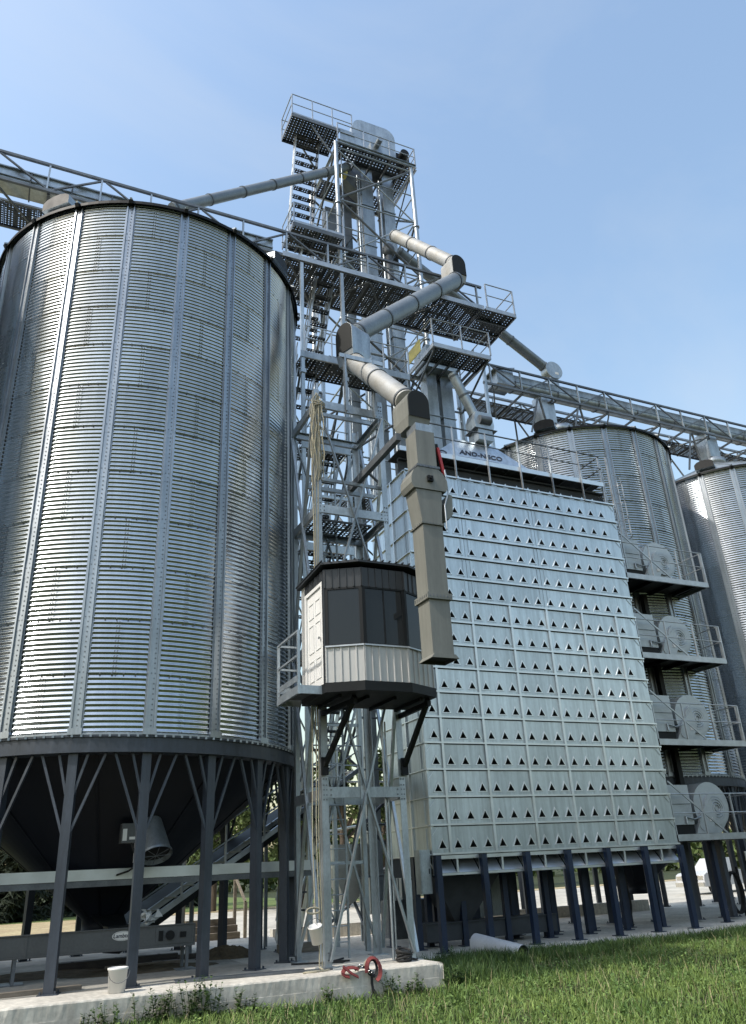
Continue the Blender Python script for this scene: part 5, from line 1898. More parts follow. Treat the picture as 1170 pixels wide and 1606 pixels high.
mb.prism([(18.0, 24.3, RBZ0 + 0.95), (19.2, 24.3, RBZ0 + 1.25), (19.2, 24.3, RBZ0 + 1.30), (18.0, 24.3, RBZ0 + 1.0)], (0, 0.9, 0))
part(mb, 'tail_box', 'galv', rc)
for x, lb in ((20.3, 'leftmost'), (22.6, 'second'), (29.6, 'third')):
    zr = 19.2 if x < 29 else 18.9
    vp = thing('bridge_support', '%s V shaped prop under the right hand bridge' % lb, 'support', (x, 25, zr))
    for ya, yb in ((24.5, 24.3), (25.6, 26.2)):
        for dx in (-0.5, 0.5):
            mb = MB()
            mb.bar((x + dx, ya, zr), (x + dx * 0.1, yb, RBZ0 - 0.14), 0.08)
            part(mb, 'prop', 'galvd', vp)
for x, lb in ((20.9, 'silo behind the dryer'), (31.1, 'silo cut by the right edge')):
    mb = MB()
    mb.box((x - 0.35, 24.4, 19.9), (x + 0.35, 25.1, RBZ0 + 0.28))
    solo(mb, 'drop_box', 'galv', 'square grey drop box under the bridge, over the %s' % lb, 'drop box', (x, 24.7, 19.9))
# right bridge end frame
mb = MB()
mb.bar((17.4, 24.2, -0.25), (17.4, 24.2, RBZ1), 0.12)
mb.bar((17.4, 26.5, -0.25), (17.4, 26.5, RBZ1), 0.12)
for k in range(6):
    mb.bar((17.4, 24.26, 2.5 + 3 * k), (17.4, 26.44, 5.4 + 3 * k), 0.06)
solo(mb, 'bridge_trestle', 'galv', 'tall two legged trestle under the left end of the right hand bridge', 'trestle', (17.4, 25.3, -0.25))

# ------------------------------------------------------------------ under the near silo
fan = thing('aeration_fan', 'pale tapered aeration fan bolted to the hopper cone of the near silo', 'fan', (3.05, 17.75, 2.0))
mb = MB()
a, b = Vector((3.00, 17.66, 2.80)), Vector((3.08, 17.26, 2.10))
mb.tube([a, b], [0.20, 0.31], 28, caps=False)
mb.tube([a + Vector((0, 0, 0.03)), a], [0.12, 0.20], 28)
mb.tube([b - (b - a).normalized() * 0.04, b], 0.325, 28, caps=False)
part(mb, 'shroud', 'galv', fan)
mb = MB()
ax = (b - a).normalized()
mb.tube([b - ax * 0.10, b - ax * 0.09], 0.29, 28)
part(mb, 'intake', 'black', fan)
mb = MB()
for k in range(4):
    an = PI * k / 4
    gx_, gy_ = ax.orthogonal().normalized(), ax.cross(ax.orthogonal().normalized())
    dd = gx_ * 0.29 * math.cos(an) + gy_ * 0.29 * math.sin(an)
    mb.bar(b + dd, b - dd, 0.010)
part(mb, 'guard', 'galvd', fan)
mb = MB()
mb.prism([(2.70, 17.85, 2.85), (3.3, 17.85, 2.85), (3.2, 18.35, 2.25), (2.8, 18.35, 2.25)], (0, 0.25, 0.28))
part(mb, 'transition', 'trough', fan)
mb = MB()
mb.box((2.40, 17.35, 2.36), (2.68, 17.65, 2.72))
mb.box((2.42, 17.335, 2.40), (2.50, 17.349, 2.62), 1)
mb.box((2.55, 17.335, 2.42), (2.66, 17.349, 2.47), 1)
mb.box((2.69, 17.5, 2.0), (2.76, 17.6, 2.5), 1)
part(mb, 'control_box', ['trough', 'white'], fan)
mb = MB()
mb.tube([(2.6, 17.4, 2.36), (2.72, 17.42, 2.1), (2.78, 17.6, 1.95), (2.7, 18.2, 1.86), (2.5, 18.35, 1.80)], 0.02, 8)
part(mb, 'cable', 'rubber', fan)

cvu = thing('beam_conveyor', 'shiny galvanised conveyor beam running level through the legs of the near silo', 'conveyor', (3, 18.5, 1.6))
mb = MB()
mb.box((-6, 18.42, 1.72), (6.9, 18.44, 1.91))
mb.box((-6, 18.42, 1.911), (6.9, 18.60, 1.925))
part(mb, 'side_plate', 'dryer_rib', cvu)
mb = MB()
mb.box((-6, 18.45, 1.60), (6.9, 18.60, 1.715))
part(mb, 'lower_strand', 'galvd', cvu)
for k in range(6):
    x = -5.2 + 2.4 * k
    if x < 6.5 and not (1.4 < x < 3.6):
        mb = MB()
        mb.bar((x, 18.55, 0.008), (x, 18.55, 1.6), 0.06)
        part(mb, 'support', 'galvd', cvu)

lam = thing('trough_conveyor', 'grey trough conveyor with white oval badge under the near silo', 'conveyor', (2, 18.1, 0))
mb = MB()
mb.box((-6, 18.0, 0.47), (4.07, 18.012, 0.82))
mb.box((-6, 18.55, 0.47), (4.07, 18.562, 0.82))
mb.box((-6, 18.013, 0.45), (4.07, 18.549, 0.47))
mb.box((-6, 17.97, 0.821), (4.07, 18.02, 0.84))
mb.box((-6, 17.98, 0.44), (4.07, 18.012, 0.469))
mb.box((4.071, 17.98, 0.44), (4.09, 18.58, 0.83))
tr = part(mb, 'trough', 'trough', lam)
mb = MB()
for x in (-1.2, 0.9, 2.9):
    mb.box((x, 17.985, 0.472), (x + 0.03, 17.9995, 0.818))
    part(mb, 'joint_strip', 'trough', tr)
    mb = MB()
mb.box((3.30, 17.985, 0.50), (4.0, 17.9995, 0.80))
part(mb, 'cover_plate', 'trough', tr)
mb = MB()
mb.tube([(3.58, 17.984, 0.65), (3.58, 17.93, 0.65)], 0.085, 16)
mb.box((3.36, 17.95, 0.56), (3.44, 17.984, 0.74))
mb.box((3.78, 17.96, 0.60), (3.90, 17.984, 0.70))
part(mb, 'bearing', 'black', tr)
mb = MB()
el_ = [(2.66 + 0.20 * math.cos(t), 17.9995, 0.70 + 0.085 * math.sin(t)) for t in np.linspace(0, 2 * PI, 29)[:-1]]
mb.prism(el_, (0, -0.008, 0))
bd = part(mb, 'badge', 'white', tr)
o = bpy.data.objects.new('badge_lettering', text_mesh('Lambton', 0.10, 0.002, 0.1, 0.002))
COL.objects.link(o)
o.parent = bd
o.location = Vector((2.66, 17.989, 0.70)) - ORG[bd]
o.rotation_euler = (PI / 2, 0, 0)
mb = MB()
for t0, t1 in zip(np.linspace(0, 2 * PI, 29)[:-1], np.linspace(0, 2 * PI, 29)[1:]):
    mb.bar((2.66 + 0.185 * math.cos(t0), 17.990, 0.70 + 0.073 * math.sin(t0)), (2.66 + 0.185 * math.cos(t1), 17.990, 0.70 + 0.073 * math.sin(t1)), 0.006, 0.004)
part(mb, 'badge_rim', 'ink', bd)
for x in (-2.0, 0.75, 3.95):
    mb = MB()
    for y in (18.05, 18.5):
        mb.bar((x, y, 0.008), (x, y, 0.44), 0.06)
    mb.box((x - 0.2, 18.02, 0.008), (x + 0.2, 18.53, 0.03))
    part(mb, 'leg', 'galvd', lam)

inc = thing('inclined_conveyor', 'dark inclined conveyor with walkway climbing from the silo outlet towards the tower', 'conveyor', (4.5, 24.2, 0.5))
p, q = Vector((2.7, 20.4, 0.45)), Vector((9.4, 23.2, 4.2))
mb = MB()
mb.bar(p, q, 0.7, 0.45)
part(mb, 'casing', 'black', inc)
d_ = (q - p).normalized()
s_ = d_.cross(Vector((0, 0, 1))).normalized()
mb = MB()
for o_ in (-0.42, -0.95):
    mb.bar(p + s_ * -o_ + Vector((0, 0, 0.2)), q + s_ * -o_ + Vector((0, 0, 0.2)), 0.05, 0.12)
part(mb, 'walkway_stringer', 'rail', inc)
for k in range(16):
    c = p.lerp(q, (k + 0.6) / 16.0)
    mb = MB()
    mb.bar(c + s_ * 0.44 + Vector((0, 0, 0.24)), c + s_ * 0.93 + Vector((0, 0, 0.24)), 0.16, 0.03)
    part(mb, 'tread', 'rail', inc)
mb = MB()
for o_ in (0.97,):
    mb.tube([p + s_ * o_ + Vector((0, 0, 1.2)), q + s_ * o_ + Vector((0, 0, 1.2))], 0.025, 8)
    mb.tube([p + s_ * o_ + Vector((0, 0, 0.75)), q + s_ * o_ + Vector((0, 0, 0.75))], 0.02, 8)
    for k in range(7):
        c = p.lerp(q, k / 6.0) + s_ * o_
        mb.bar(c + Vector((0, 0, 0.2)), c + Vector((0, 0, 1.2)), 0.045)
part(mb, 'handrail', 'rail', inc)
for t in (0.3, 0.62, 0.9):
    c = p.lerp(q, t)
    mb = MB()
    mb.bar((c.x, c.y, 0.0), (c.x, c.y, c.z - 0.2), 0.08)
    part(mb, 'support', 'galvd', inc)
mb = MB()
mb.add([(2.2, 19.75, 1.06), (2.9, 19.75, 1.06), (2.9, 20.5, 1.06), (2.2, 20.5, 1.06), (2.45, 18.6, 0.80), (2.85, 18.6, 0.80), (2.85, 19.0, 0.80), (2.45, 19.0, 0.80)],
       [(0, 1, 5, 4), (1, 2, 6, 5), (2, 3, 7, 6), (3, 0, 4, 7), (0, 3, 2, 1), (4, 5, 6, 7)])
mb.box((2.40, 18.2, 0.82), (2.9, 19.0, 0.86))
solo(mb, 'silo_outlet', 'black', 'black slanting outlet chute under the tip of the near hopper cone', 'chute', (2.5, 19.2, 0.8))
mb = MB()
for k in range(26):
    c = (3.25 + random.uniform(-0.15, 0.2), 18.7 + random.uniform(-0.2, 0.2), 0.93 + random.uniform(-0.04, 0.12))
    s1 = random.uniform(0.05, 0.12)
    pts = [Vector((random.uniform(-s1, s1), random.uniform(-s1, s1), random.uniform(-s1, s1))) + Vector(c) for _ in range(4)]
    mb.add(pts, [(0, 1, 2), (0, 2, 3), (0, 3, 1), (1, 3, 2)])
solo(mb, 'plastic_sheet', 'white', 'crumpled white plastic sheet lying on the trough conveyor', 'plastic sheet', (3.25, 18.7, 0.9))
mb = MB()
mb.box((-0.6, 18.9, 0.008), (0.1, 19.5, 0.5))
mb.box((-0.62, 18.88, 0.5), (0.12, 19.52, 0.53))
solo(mb, 'motor_box', 'trough', 'squat grey box behind the trough conveyor at the left edge', 'box', (-0.2, 19.2, 0))

# loose timber, boards and soil on the slab
for x, y, L, ang, h, mt, lb in ((0.6, 16.3, 2.4, 6, 0.07, 'wood', 'long pale timber lying along the slab edge at the far left'),
                                (2.6, 20.2, 2.1, 4, 0.16, 'darkwood', 'dark plank stack lying under the trough conveyor'),
                                (3.5, 20.9, 1.7, -3, 0.12, 'darkwood', 'dark board lying behind the plank stack'),
                                (4.9, 20.6, 1.2, 12, 0.10, 'darkwood', 'short dark board near the conveyor end'),
                                (3.4, 19.7, 1.6, 2, 0.06, 'wood', 'weathered thin board lying in front of the plank stack'),
                                (6.9, 19.6, 1.0, 3, 0.18, 'wood', 'short squared timber behind the silo legs')):
    a = R_(ang)
    d_ = Vector((math.cos(a), math.sin(a), 0)) * L / 2
    mb = MB()
    mb.bar(Vector((x, y, 0.01 + h / 2)) - d_, Vector((x, y, 0.01 + h / 2)) + d_, 0.2 if h > 0.08 else 0.14, h)
    if h > 0.15:
        mb.bar(Vector((x, y + 0.26, 0.01 + h / 2)) - d_ * 0.9, Vector((x, y + 0.26, 0.01 + h / 2)) + d_ * 0.95, 0.2, h * 0.9)
    for t in (-0.6, 0.5):
        mb.bar(Vector((x, y - 0.08, 0.012 + h)) + d_ * t, Vector((x, y + 0.08, 0.012 + h)) + d_ * t, 0.05, 0.012)
    solo(mb, 'timber', mt, lb, 'timber', (x, y, 0.0), 'loose timber on the slab')
mb = MB()
mb.bar((3.3, 15.95, 0.02), (6.1, 15.55, 0.02), 0.10, 0.03)
mb.bar((3.3, 16.02, 0.045), (5.6, 15.68, 0.045), 0.04, 0.02)
solo(mb, 'steel_strip', 'galvd', 'thin steel strip lying on the slab between silo leg and tower', 'steel strip', (4.6, 15.8, 0))


def heap(name, label, cx, cy, rx, ry, h, z0, mat, n=26):
    mb = MB()
    v, f = [], []
    for i in range(n + 1):
        for j in range(n + 1):
            x, y = -1 + 2 * i / n, -1 + 2 * j / n
            r = math.hypot(x, y)
            z = h * max(0.0, 1 - r * r) * (0.7 + 0.5 * random.random()) - (0.03 if r >= 1 else 0)
            v.append((cx + x * rx, cy + y * ry, z0 + z))
    f = [(i * (n + 1) + j, (i + 1) * (n + 1) + j, (i + 1) * (n + 1) + j + 1, i * (n + 1) + j + 1) for i in range(n) for j in range(n)]
    mb.add(v, f, 0, False)
    return solo(mb, name, mat, label, 'soil', (cx, cy, z0), kind='stuff')


heap('soil_heap', 'dark soil heap on the slab between silo legs', 5.3, 20.0, 0.75, 0.5, 0.22, 0.006, 'soil')
heap('soil_heap', 'flat scatter of soil and chaff under the trough conveyor', 3.2, 18.9, 1.7, 0.8, 0.07, 0.004, 'soil')
heap('soil_heap', 'thin dirt patch on the slab left of the front legs', 1.2, 19.8, 1.6, 1.0, 0.06, 0.004, 'soil')

# white pail by the silo leg
pail = thing('plastic_pail', 'white plastic pail standing on the slab beside a silo leg', 'pail', (2.25, 15.45, 0.0))
mb = MB()
mb.lathe([(0.0, 0.004), (0.135, 0.004), (0.155, 0.33), (0.168, 0.335), (0.168, 0.365), (0.150, 0.37), (0.148, 0.345), (0.0, 0.34)], (2.25, 15.45, 0.0), 28)
part(mb, 'body', 'white', pail)
mb = MB()
mb.tube([(2.25 + 0.17 * math.cos(t), 15.45 - 0.165 - 0.0 * t, 0.32 - 0.17 * math.sin(t)) for t in np.linspace(0, PI, 13)], 0.005, 6)
part(mb, 'handle', 'galvd', pail)

# hanging rope bundle and its pail
rp = thing('rope_bundle', 'bundle of yellowish ropes hanging down the front left leg of the lattice tower', 'rope', (6.0, 15.6, 0.1))
for k in range(13):
    mb = MB()
    x = 5.98 + random.uniform(-0.08, 0.20)
    y = 15.60 + random.uniform(-0.07, 0.03)
    zt, zb = 12.55 + random.uniform(-0.1, 0.1), random.uniform(9.9, 10.9)
    pts = [(6.08 + random.uniform(-0.04, 0.05), 15.62, zt)]
    for i in range(1, 9):
        t = i / 8
        pts.append((x + 0.03 * math.sin(i * 1.7 + k), y, zt + (zb - zt) * t))
    if k % 2:
        x2 = x + random.choice((-0.07, 0.07))
        pts += [(0.5 * (x + x2), y, zb - 0.12), (x2, y, zb + 0.05), (x2 + 0.02, y, zb + 0.9), (6.08, y, 12.3)]
    mb.tube(pts, 0.011, 6)
    part(mb, 'strand', 'rope', rp)
mb = MB()
for z in (12.25, 12.3, 12.35):
    mb.tube([(6.10 + 0.17 * math.cos(t), 15.61 + 0.08 * math.sin(t), z + 0.02 * math.sin(3 * t)) for t in np.linspace(0, 2 * PI, 17)], 0.014, 6)
part(mb, 'tie', 'rope', rp)
for dx, zb in ((-0.05, 0.95), (0.03, 0.06), (0.08, 0.06)):
    mb = MB()
    pts = [(5.93 + dx + 0.02 * math.sin(z * 1.1 + dx * 30), 15.56 + 0.01 * math.cos(z), z) for z in np.linspace(10.4, 7.7, 10)]
    pts = [(6.0 + dx, 15.58, 12.3)] + pts + [(5.80 + dx + 0.015 * math.sin(z * 2), 15.50, z) for z in np.linspace(4.6, zb, 10)]
    mb.tube(pts, 0.013, 6)
    part(mb, 'strand', 'rope', rp)
mb = MB()
mb.tube([(5.83, 15.5, 0.06), (5.88, 15.42, 0.03), (5.7, 15.3, 0.02), (5.45, 15.32, 0.02), (5.55, 15.42, 0.02), (5.9, 15.36, 0.02), (6.0, 15.45, 0.02)], 0.014, 6)
part(mb, 'strand', 'rope', rp)
rpl = thing('plastic_pail', 'white plastic pail tied on the rope beside the tower leg', 'pail', (5.78, 15.46, 0.48))
mb = MB()
tilt_m = Matrix.Translation((5.78, 15.44, 0.46)) @ Matrix.Rotation(R_(-14), 4, 'Y') @ Matrix.Rotation(R_(12), 4, 'X')
t2 = MB()
t2.lathe([(0.0, 0.0), (0.105, 0.0), (0.125, 0.28), (0.136, 0.285), (0.136, 0.305), (0.122, 0.305), (0.10, 0.03), (0.0, 0.03)], (0, 0, 0), 28)
mb.add([tilt_m @ Vector(p) for p in t2.v], t2.f, 0, True)
part(mb, 'body', 'white', rpl)
mb = MB()
loop = [(0.13 * math.cos(t), 0.0, 0.29 + 0.14 * math.sin(t)) for t in np.linspace(0, PI, 13)]
mb.tube([tilt_m @ Vector(p) for p in loop], 0.006, 6)
part(mb, 'handle', 'galvd', rpl)
mb = MB()
mb.tube([(5.76 + 0.13 * math.cos(t) - 0.05, 15.45, 1.0 + 0.05 * math.sin(t)) for t in np.linspace(0.3, 2 * PI, 15)], 0.018, 8)
part(mb, 'knot', 'rope', rpl)

# safety harness thrown over the slab edge
har = thing('safety_harness', 'red and black safety harness thrown over the slab edge', 'harness', (6.45, 14.95, 0.0))


def strap(pts, w, mat, name='strap'):
    mb = MB()
    P = [Vector(p) for p in pts]
    for a, b in zip(P[:-1], P[1:]):
        mb.bar(a, b + (b - a).normalized() * 0.012, w, 0.014, up=(0.1, -0.6, 0.8))
    return part(mb, name, mat, har)


def arc(cx, cy, cz, rx, rz, a0, a1, n=12, ty=0.0):
    return [(cx + rx * math.cos(t), cy + ty * math.sin(t), cz + rz * math.sin(t)) for t in np.linspace(R_(a0), R_(a1), n)]


strap(arc(6.63, 14.87, 0.01, 0.135, 0.18, -75, 190, 16, 0.04), 0.07, 'red')
strap(arc(6.60, 14.90, 0.03, 0.12, 0.14, 20, 160, 9, 0.05), 0.05, 'rope')
strap(arc(6.20, 14.89, 0.0, 0.16, 0.07, 20, 250, 10, 0.02), 0.07, 'red')
strap([(6.05, 14.90, 0.10), (6.2, 14.86, -0.02), (6.32, 14.87, -0.08)], 0.06, 'red')
strap(arc(6.62, 14.90, 0.03, 0.09, 0.13, 0, 360, 14, 0.02), 0.05, 'rubber')
strap([(6.28, 14.92, 0.03), (6.4, 14.95, 0.06), (6.5, 14.90, 0.05), (6.60, 14.86, -0.05)], 0.06, 'rubber')
strap([(6.60, 14.88, -0.02), (6.59, 14.88, -0.2), (6.61, 14.86, -0.36), (6.52, 14.80, -0.44)], 0.05, 'rubber')
strap([(6.61, 14.86, -0.30), (6.68, 14.82, -0.43)], 0.045, 'rubber')
mb = MB()
for c in ((6.4, 14.9, 0.08), (6.56, 14.86, -0.02)):
    mb.tube([(c[0] + 0.035 * math.cos(t), c[1], c[2] + 0.03 * math.sin(t)) for t in np.linspace(0, 2 * PI, 13)], 0.008, 6)
part(mb, 'buckle', 'chrome', har)
# black coil near the right tower leg
ck = thing('cable_coil', 'black cable coil lying on the slab beside the right tower leg', 'coil', (7.62, 15.75, 0))
mb = MB()
for k in range(7):
    r = 0.13 + 0.012 * (k % 3)
    z = 0.03 + 0.028 * k
    mb.tube([(7.62 + r * math.cos(t), 15.62 + r * 0.8 * math.sin(t), z + 0.03 * math.sin(t + k)) for t in np.linspace(0, 2 * PI, 19)], 0.022, 7)
part(mb, 'loops', 'rubber', ck)
mb = MB()
mb.tube([(7.75, 15.62, 0.05), (7.84, 15.55, 0.03), (7.9, 15.62, 0.03)], 0.02, 7)
part(mb, 'tail', 'rubber', ck)
mb = MB()
mb.tube([(5.8, 17.0, 0.02), (6.4, 16.7, 0.02), (6.7, 16.5, 0.02), (6.9, 16.65, 0.02), (6.6, 16.8, 0.02), (7.0, 17.2, 0.02)], 0.018, 6)
solo(mb, 'hose', 'rubber', 'thin black hose lying on the slab inside the lattice tower', 'hose', (6.5, 16.8, 0))

# pale pipe lying in the grass
pp = thing('loose_pipe', 'pale round pipe lying in the grass in front of the dryer', 'pipe', (11.3, 17.9, -0.2))
a, b = Vector((10.98, 18.55, -0.045)), Vector((11.33, 17.10, -0.25))
mb = MB()
mb.tube([a, b], 0.20, 28, caps=False)
part(mb, 'outer_wall', 'pvc', pp)
mb = MB()
mb.tube([a, b], 0.188, 28, caps=False)
ax = (b - a).normalized()
t2 = (a - b).normalized()
n1 = ax.cross(Vector((0, 0, 1))).normalized()
n2 = n1.cross(ax)
for e in (a, b):
    ro = [e + n1 * 0.20 * math.cos(t) + n2 * 0.20 * math.sin(t) for t in np.linspace(0, 2 * PI, 29)[:-1]]
    ri = [e + n1 * 0.188 * math.cos(t) + n2 * 0.188 * math.sin(t) for t in np.linspace(0, 2 * PI, 29)[:-1]]
    mb.add(ro + ri, [(i, (i + 1) % 28, 28 + (i + 1) % 28, 28 + i) for i in range(28)])
part(mb, 'inner_wall', 'galvd', pp)

# things behind: pale hopper, steps, low wall
hp2 = thing('boot_hopper', 'pale sheet hopper on thin legs seen through the lattice tower', 'hopper', (9.9, 24.3, -0.25))
mb = MB()
b4 = [(9.3, 23.4, 2.4), (10.6, 23.4, 2.4), (10.6, 24.5, 2.4), (9.3, 24.5, 2.4)]
m4 = [(x, y, 1.75) for x, y, z in b4]
t4 = [(9.8, 23.8, 0.8), (10.1, 23.8, 0.8), (10.1, 24.1, 0.8), (9.8, 24.1, 0.8)]
mb.add(b4 + m4, [(0, 1, 5, 4), (1, 2, 6, 5), (2, 3, 7, 6), (3, 0, 4, 7), (3, 2, 1, 0)])
mb.add(m4 + t4, [(0, 1, 5, 4), (1, 2, 6, 5), (2, 3, 7, 6), (3, 0, 4, 7), (4, 5, 6, 7)])
part(mb, 'bin', 'pale', hp2)
mb = MB()
for x, y in ((9.3, 23.4), (10.6, 23.4), (10.6, 24.5), (9.3, 24.5)):
    mb.bar((x, y, -0.25), (x, y, 2.4), 0.06)
part(mb, 'legs', 'galv', hp2)
wl = MB()
wl.box((8.6, 27.0, -0.6), (24.0, 27.3, 0.12))
solo(wl, 'low_wall', 'concrete', 'low concrete wall behind the dryer legs', 'wall', (16, 27, -0.6))
ws = thing('wooden_steps', 'weathered timber steps with posts seen behind the silo legs', 'steps', (7.3, 29.5, -0.45))
for k in range(4):
    mb = MB()
    mb.box((6.5, 29.0 + 0.35 * k, -0.45), (8.2, 29.33 + 0.35 * k, -0.20 + 0.2 * k))
    part(mb, 'step', 'wood', ws)
for x in (6.45, 8.25):
    mb = MB()
    mb.bar((x, 28.95, -0.45), (x, 28.95, 0.9), 0.1)
    mb.bar((x, 30.3, -0.45), (x, 30.3, 1.7), 0.1)
    mb.bar((x, 28.95, 0.9), (x, 30.3, 1.7), 0.06, 0.1)
    part(mb, 'post', 'wood', ws)
for k, (x, y, lb) in enumerate(((17.6, 20.9, 'looped black hose hanging behind the right dryer legs'), (22.3, 20.9, 'looped black hose on its stand under the lowest fan platform'))):
    mb = MB()
    for j in range(3):
        mb.tube([(x + 0.05 * j + 0.28 * math.cos(t), y + 0.1 * j, 0.45 + 0.6 * math.sin(t)) for t in np.linspace(0, 2 * PI, 21)], 0.035, 8)
    mb.bar((x + 0.3, y + 0.1, -0.25), (x + 0.3, y + 0.1, 1.2), 0.06)
    solo(mb, 'hose_loop', 'rubber', lb, 'hose', (x, y, -0.25))
mb = MB()
mb.box((22.55, 20.0, -0.25), (22.95, 20.3, 1.15))
mb.box((22.5, 19.98, 1.15), (23.0, 20.32, 1.2))
mb.box((22.6, 19.985, 0.6), (22.9, 19.9995, 1.0))
solo(mb, 'gas_regulator', 'black', 'black gas regulator cabinet under the lowest fan platform', 'cabinet', (22.7, 20.1, -0.25))
mb = MB()
mb.box((22.7, 20.6, 1.35), (23.35, 20.63, 1.65))
mb.bar((22.8, 20.66, -0.25), (22.8, 20.66, 1.65), 0.05)
mb.bar((23.25, 20.66, -0.25), (23.25, 20.66, 1.65), 0.05)
solo(mb, 'notice_board', 'pale', 'small pale board on posts under the lowest fan platform', 'board', (23.0, 20.6, -0.25))


# ------------------------------------------------------------------ pickups on the gravel
def pickup(loc, rz, label, paint):
    root = thing('pickup_truck', label, 'pickup', loc, 'parked vehicles')
    root.rotation_euler = (0, 0, rz)
    ORG[root] = Vector((0, 0, 0))

    def lp(mb, name, mat, par=None):
        me = mb.mesh(name, mat)
        o = bpy.data.objects.new(name, me)
        COL.objects.link(o)
        o.parent = par or root
        ORG[o] = Vector((0, 0, 0))
        return o
    W = 0.95
    # lower body profile with wheel arches, x forward
    def arch(cx, r=0.50):
        return [(cx + r * math.cos(t), 0.40 + r * math.sin(t)) for t in np.linspace(0, PI, 9)]
    prof = [(-2.85, 0.55), (-2.85, 1.15), (-0.75, 1.18), (-0.70, 1.20), (1.15, 1.20), (1.3, 1.22), (2.55, 1.12), (2.78, 1.02), (2.85, 0.80), (2.83, 0.45), (2.42, 0.42)] + arch(1.85) + [(1.30, 0.42), (-1.28, 0.42)] + arch(-1.80) + [(-2.38, 0.45)]
    mb = MB()
    mb.prism([(x, W, z) for x, z in prof], (0, -2 * W, 0))
    lp(mb, 'body', paint)
    mb = MB()
    wb, wt = W - 0.04, W - 0.2
    lo = [(-0.72, wb), (1.22, wb), (1.22, -wb), (-0.72, -wb)]
    hi = [(-0.55, wt), (0.45, wt), (0.45, -wt), (-0.55, -wt)]
    v = [(x, y, 1.201) for x, y in lo] + [(x, y, 1.86) for x, y in hi]
    mb.add(v, [(0, 1, 5, 4), (1, 2, 6, 5), (2, 3, 7, 6), (3, 0, 4, 7), (4, 5, 6, 7)])
    cabp = lp(mb, 'cab', paint)
    def on(i, j, u0, u1, w0, w1, e=0.012):
        a, b, c, d = Vector(v[i]), Vector(v[j]), Vector(v[j + 4]), Vector(v[i + 4])
        f = lambda u, w: a.lerp(b, u).lerp(d.lerp(c, u), w)
        n = (b - a).cross(d - a).normalized()
        return [f(u0, w0) + n * e, f(u1, w0) + n * e, f(u1, w1) + n * e, f(u0, w1) + n * e], n
    for i, j, rr in ((0, 1, ((0.08, 0.46), (0.50, 0.88))), (1, 2, ((0.05, 0.95),)), (2, 3, ((0.12, 0.50), (0.54, 0.92))), (3, 0, ((0.1, 0.9),))):
        for u0, u1 in rr:
            mb = MB()
            q_, n_ = on(i, j, u0, u1, 0.12, 0.90)
            mb.prism(q_, n_ * 0.008)
            lp(mb, 'window', 'glass', cabp)
    for x in (-1.80, 1.85):
        for y in (-W + 0.13, W - 0.13):
            sg = -1 if y < 0 else 1
            mb = MB()
            mb.tube([(x, y - 0.12, 0.40), (x, y + 0.12, 0.40)], 0.40, 28)
            wh_ = lp(mb, 'wheel', 'rubber')
            mb = MB()
            mb.tube([(x, y + sg * 0.121, 0.40), (x, y + sg * 0.14, 0.40)], [0.25, 0.20], 20)
            lp(mb, 'rim', 'chrome', wh_)
    for y in (-0.72, 0.72):
        mb = MB()
        mb.box((2.80, y - 0.16, 0.78), (2.87, y + 0.16, 0.98))
        lp(mb, 'headlight', 'chrome')
    mb = MB()
    mb.box((2.81, -0.52, 0.70), (2.872, 0.52, 1.0))
    lp(mb, 'grille', 'black')
    mb = MB()
    mb.box((2.80, -0.93, 0.42), (2.98, 0.93, 0.64))
    lp(mb, 'bumper', 'chrome')
    for y in (-W - 0.12, W + 0.12):
        mb = MB()
        mb.box((0.95, y - 0.08, 1.22), (1.05, y + 0.08, 1.42))
        lp(mb, 'mirror', 'black')
    return root


pickup((39.9, 38.5, -0.43), R_(190), 'white pickup truck parked on the gravel, seen between the dryer legs', 'truckw')
pickup((48.5, 41.5, -0.43), R_(185), 'second white pickup further right, mostly hidden by the fan stand', 'truckw')


# ------------------------------------------------------------------ trees
def leaf_cloud(n, spread, size, needle=False):
    """Many small leaf faces scattered through clumps."""
    verts, faces = [], []
    for c, r, m in spread:
        for _ in range(m):
            d = RNG.normal(size=3)
            d /= np.linalg.norm(d) + 1e-9
            p = np.array(c) + d * np.array(r) * (RNG.random() ** 0.45)
            u = RNG.normal(size=3)
            u /= np.linalg.norm(u)
            w = np.cross(u, RNG.normal(size=3))
            w /= np.linalg.norm(w) + 1e-9
            s = size * (0.6 + 0.8 * RNG.random())
            b = len(verts)
            if needle:
                u = u * np.array([1, 1, 0.35]) - np.array([0, 0, 0.45])
                verts += [p - w * s * 0.16, p + w * s * 0.16, p + u * s * 1.5]
                faces.append((b, b + 1, b + 2))
            else:
                verts += [p - u * s * 0.5, p + w * s * 0.38, p + u * s * 0.6, p - w * s * 0.38]
                faces.append((b, b + 1, b + 2, b + 3))
    return verts, faces


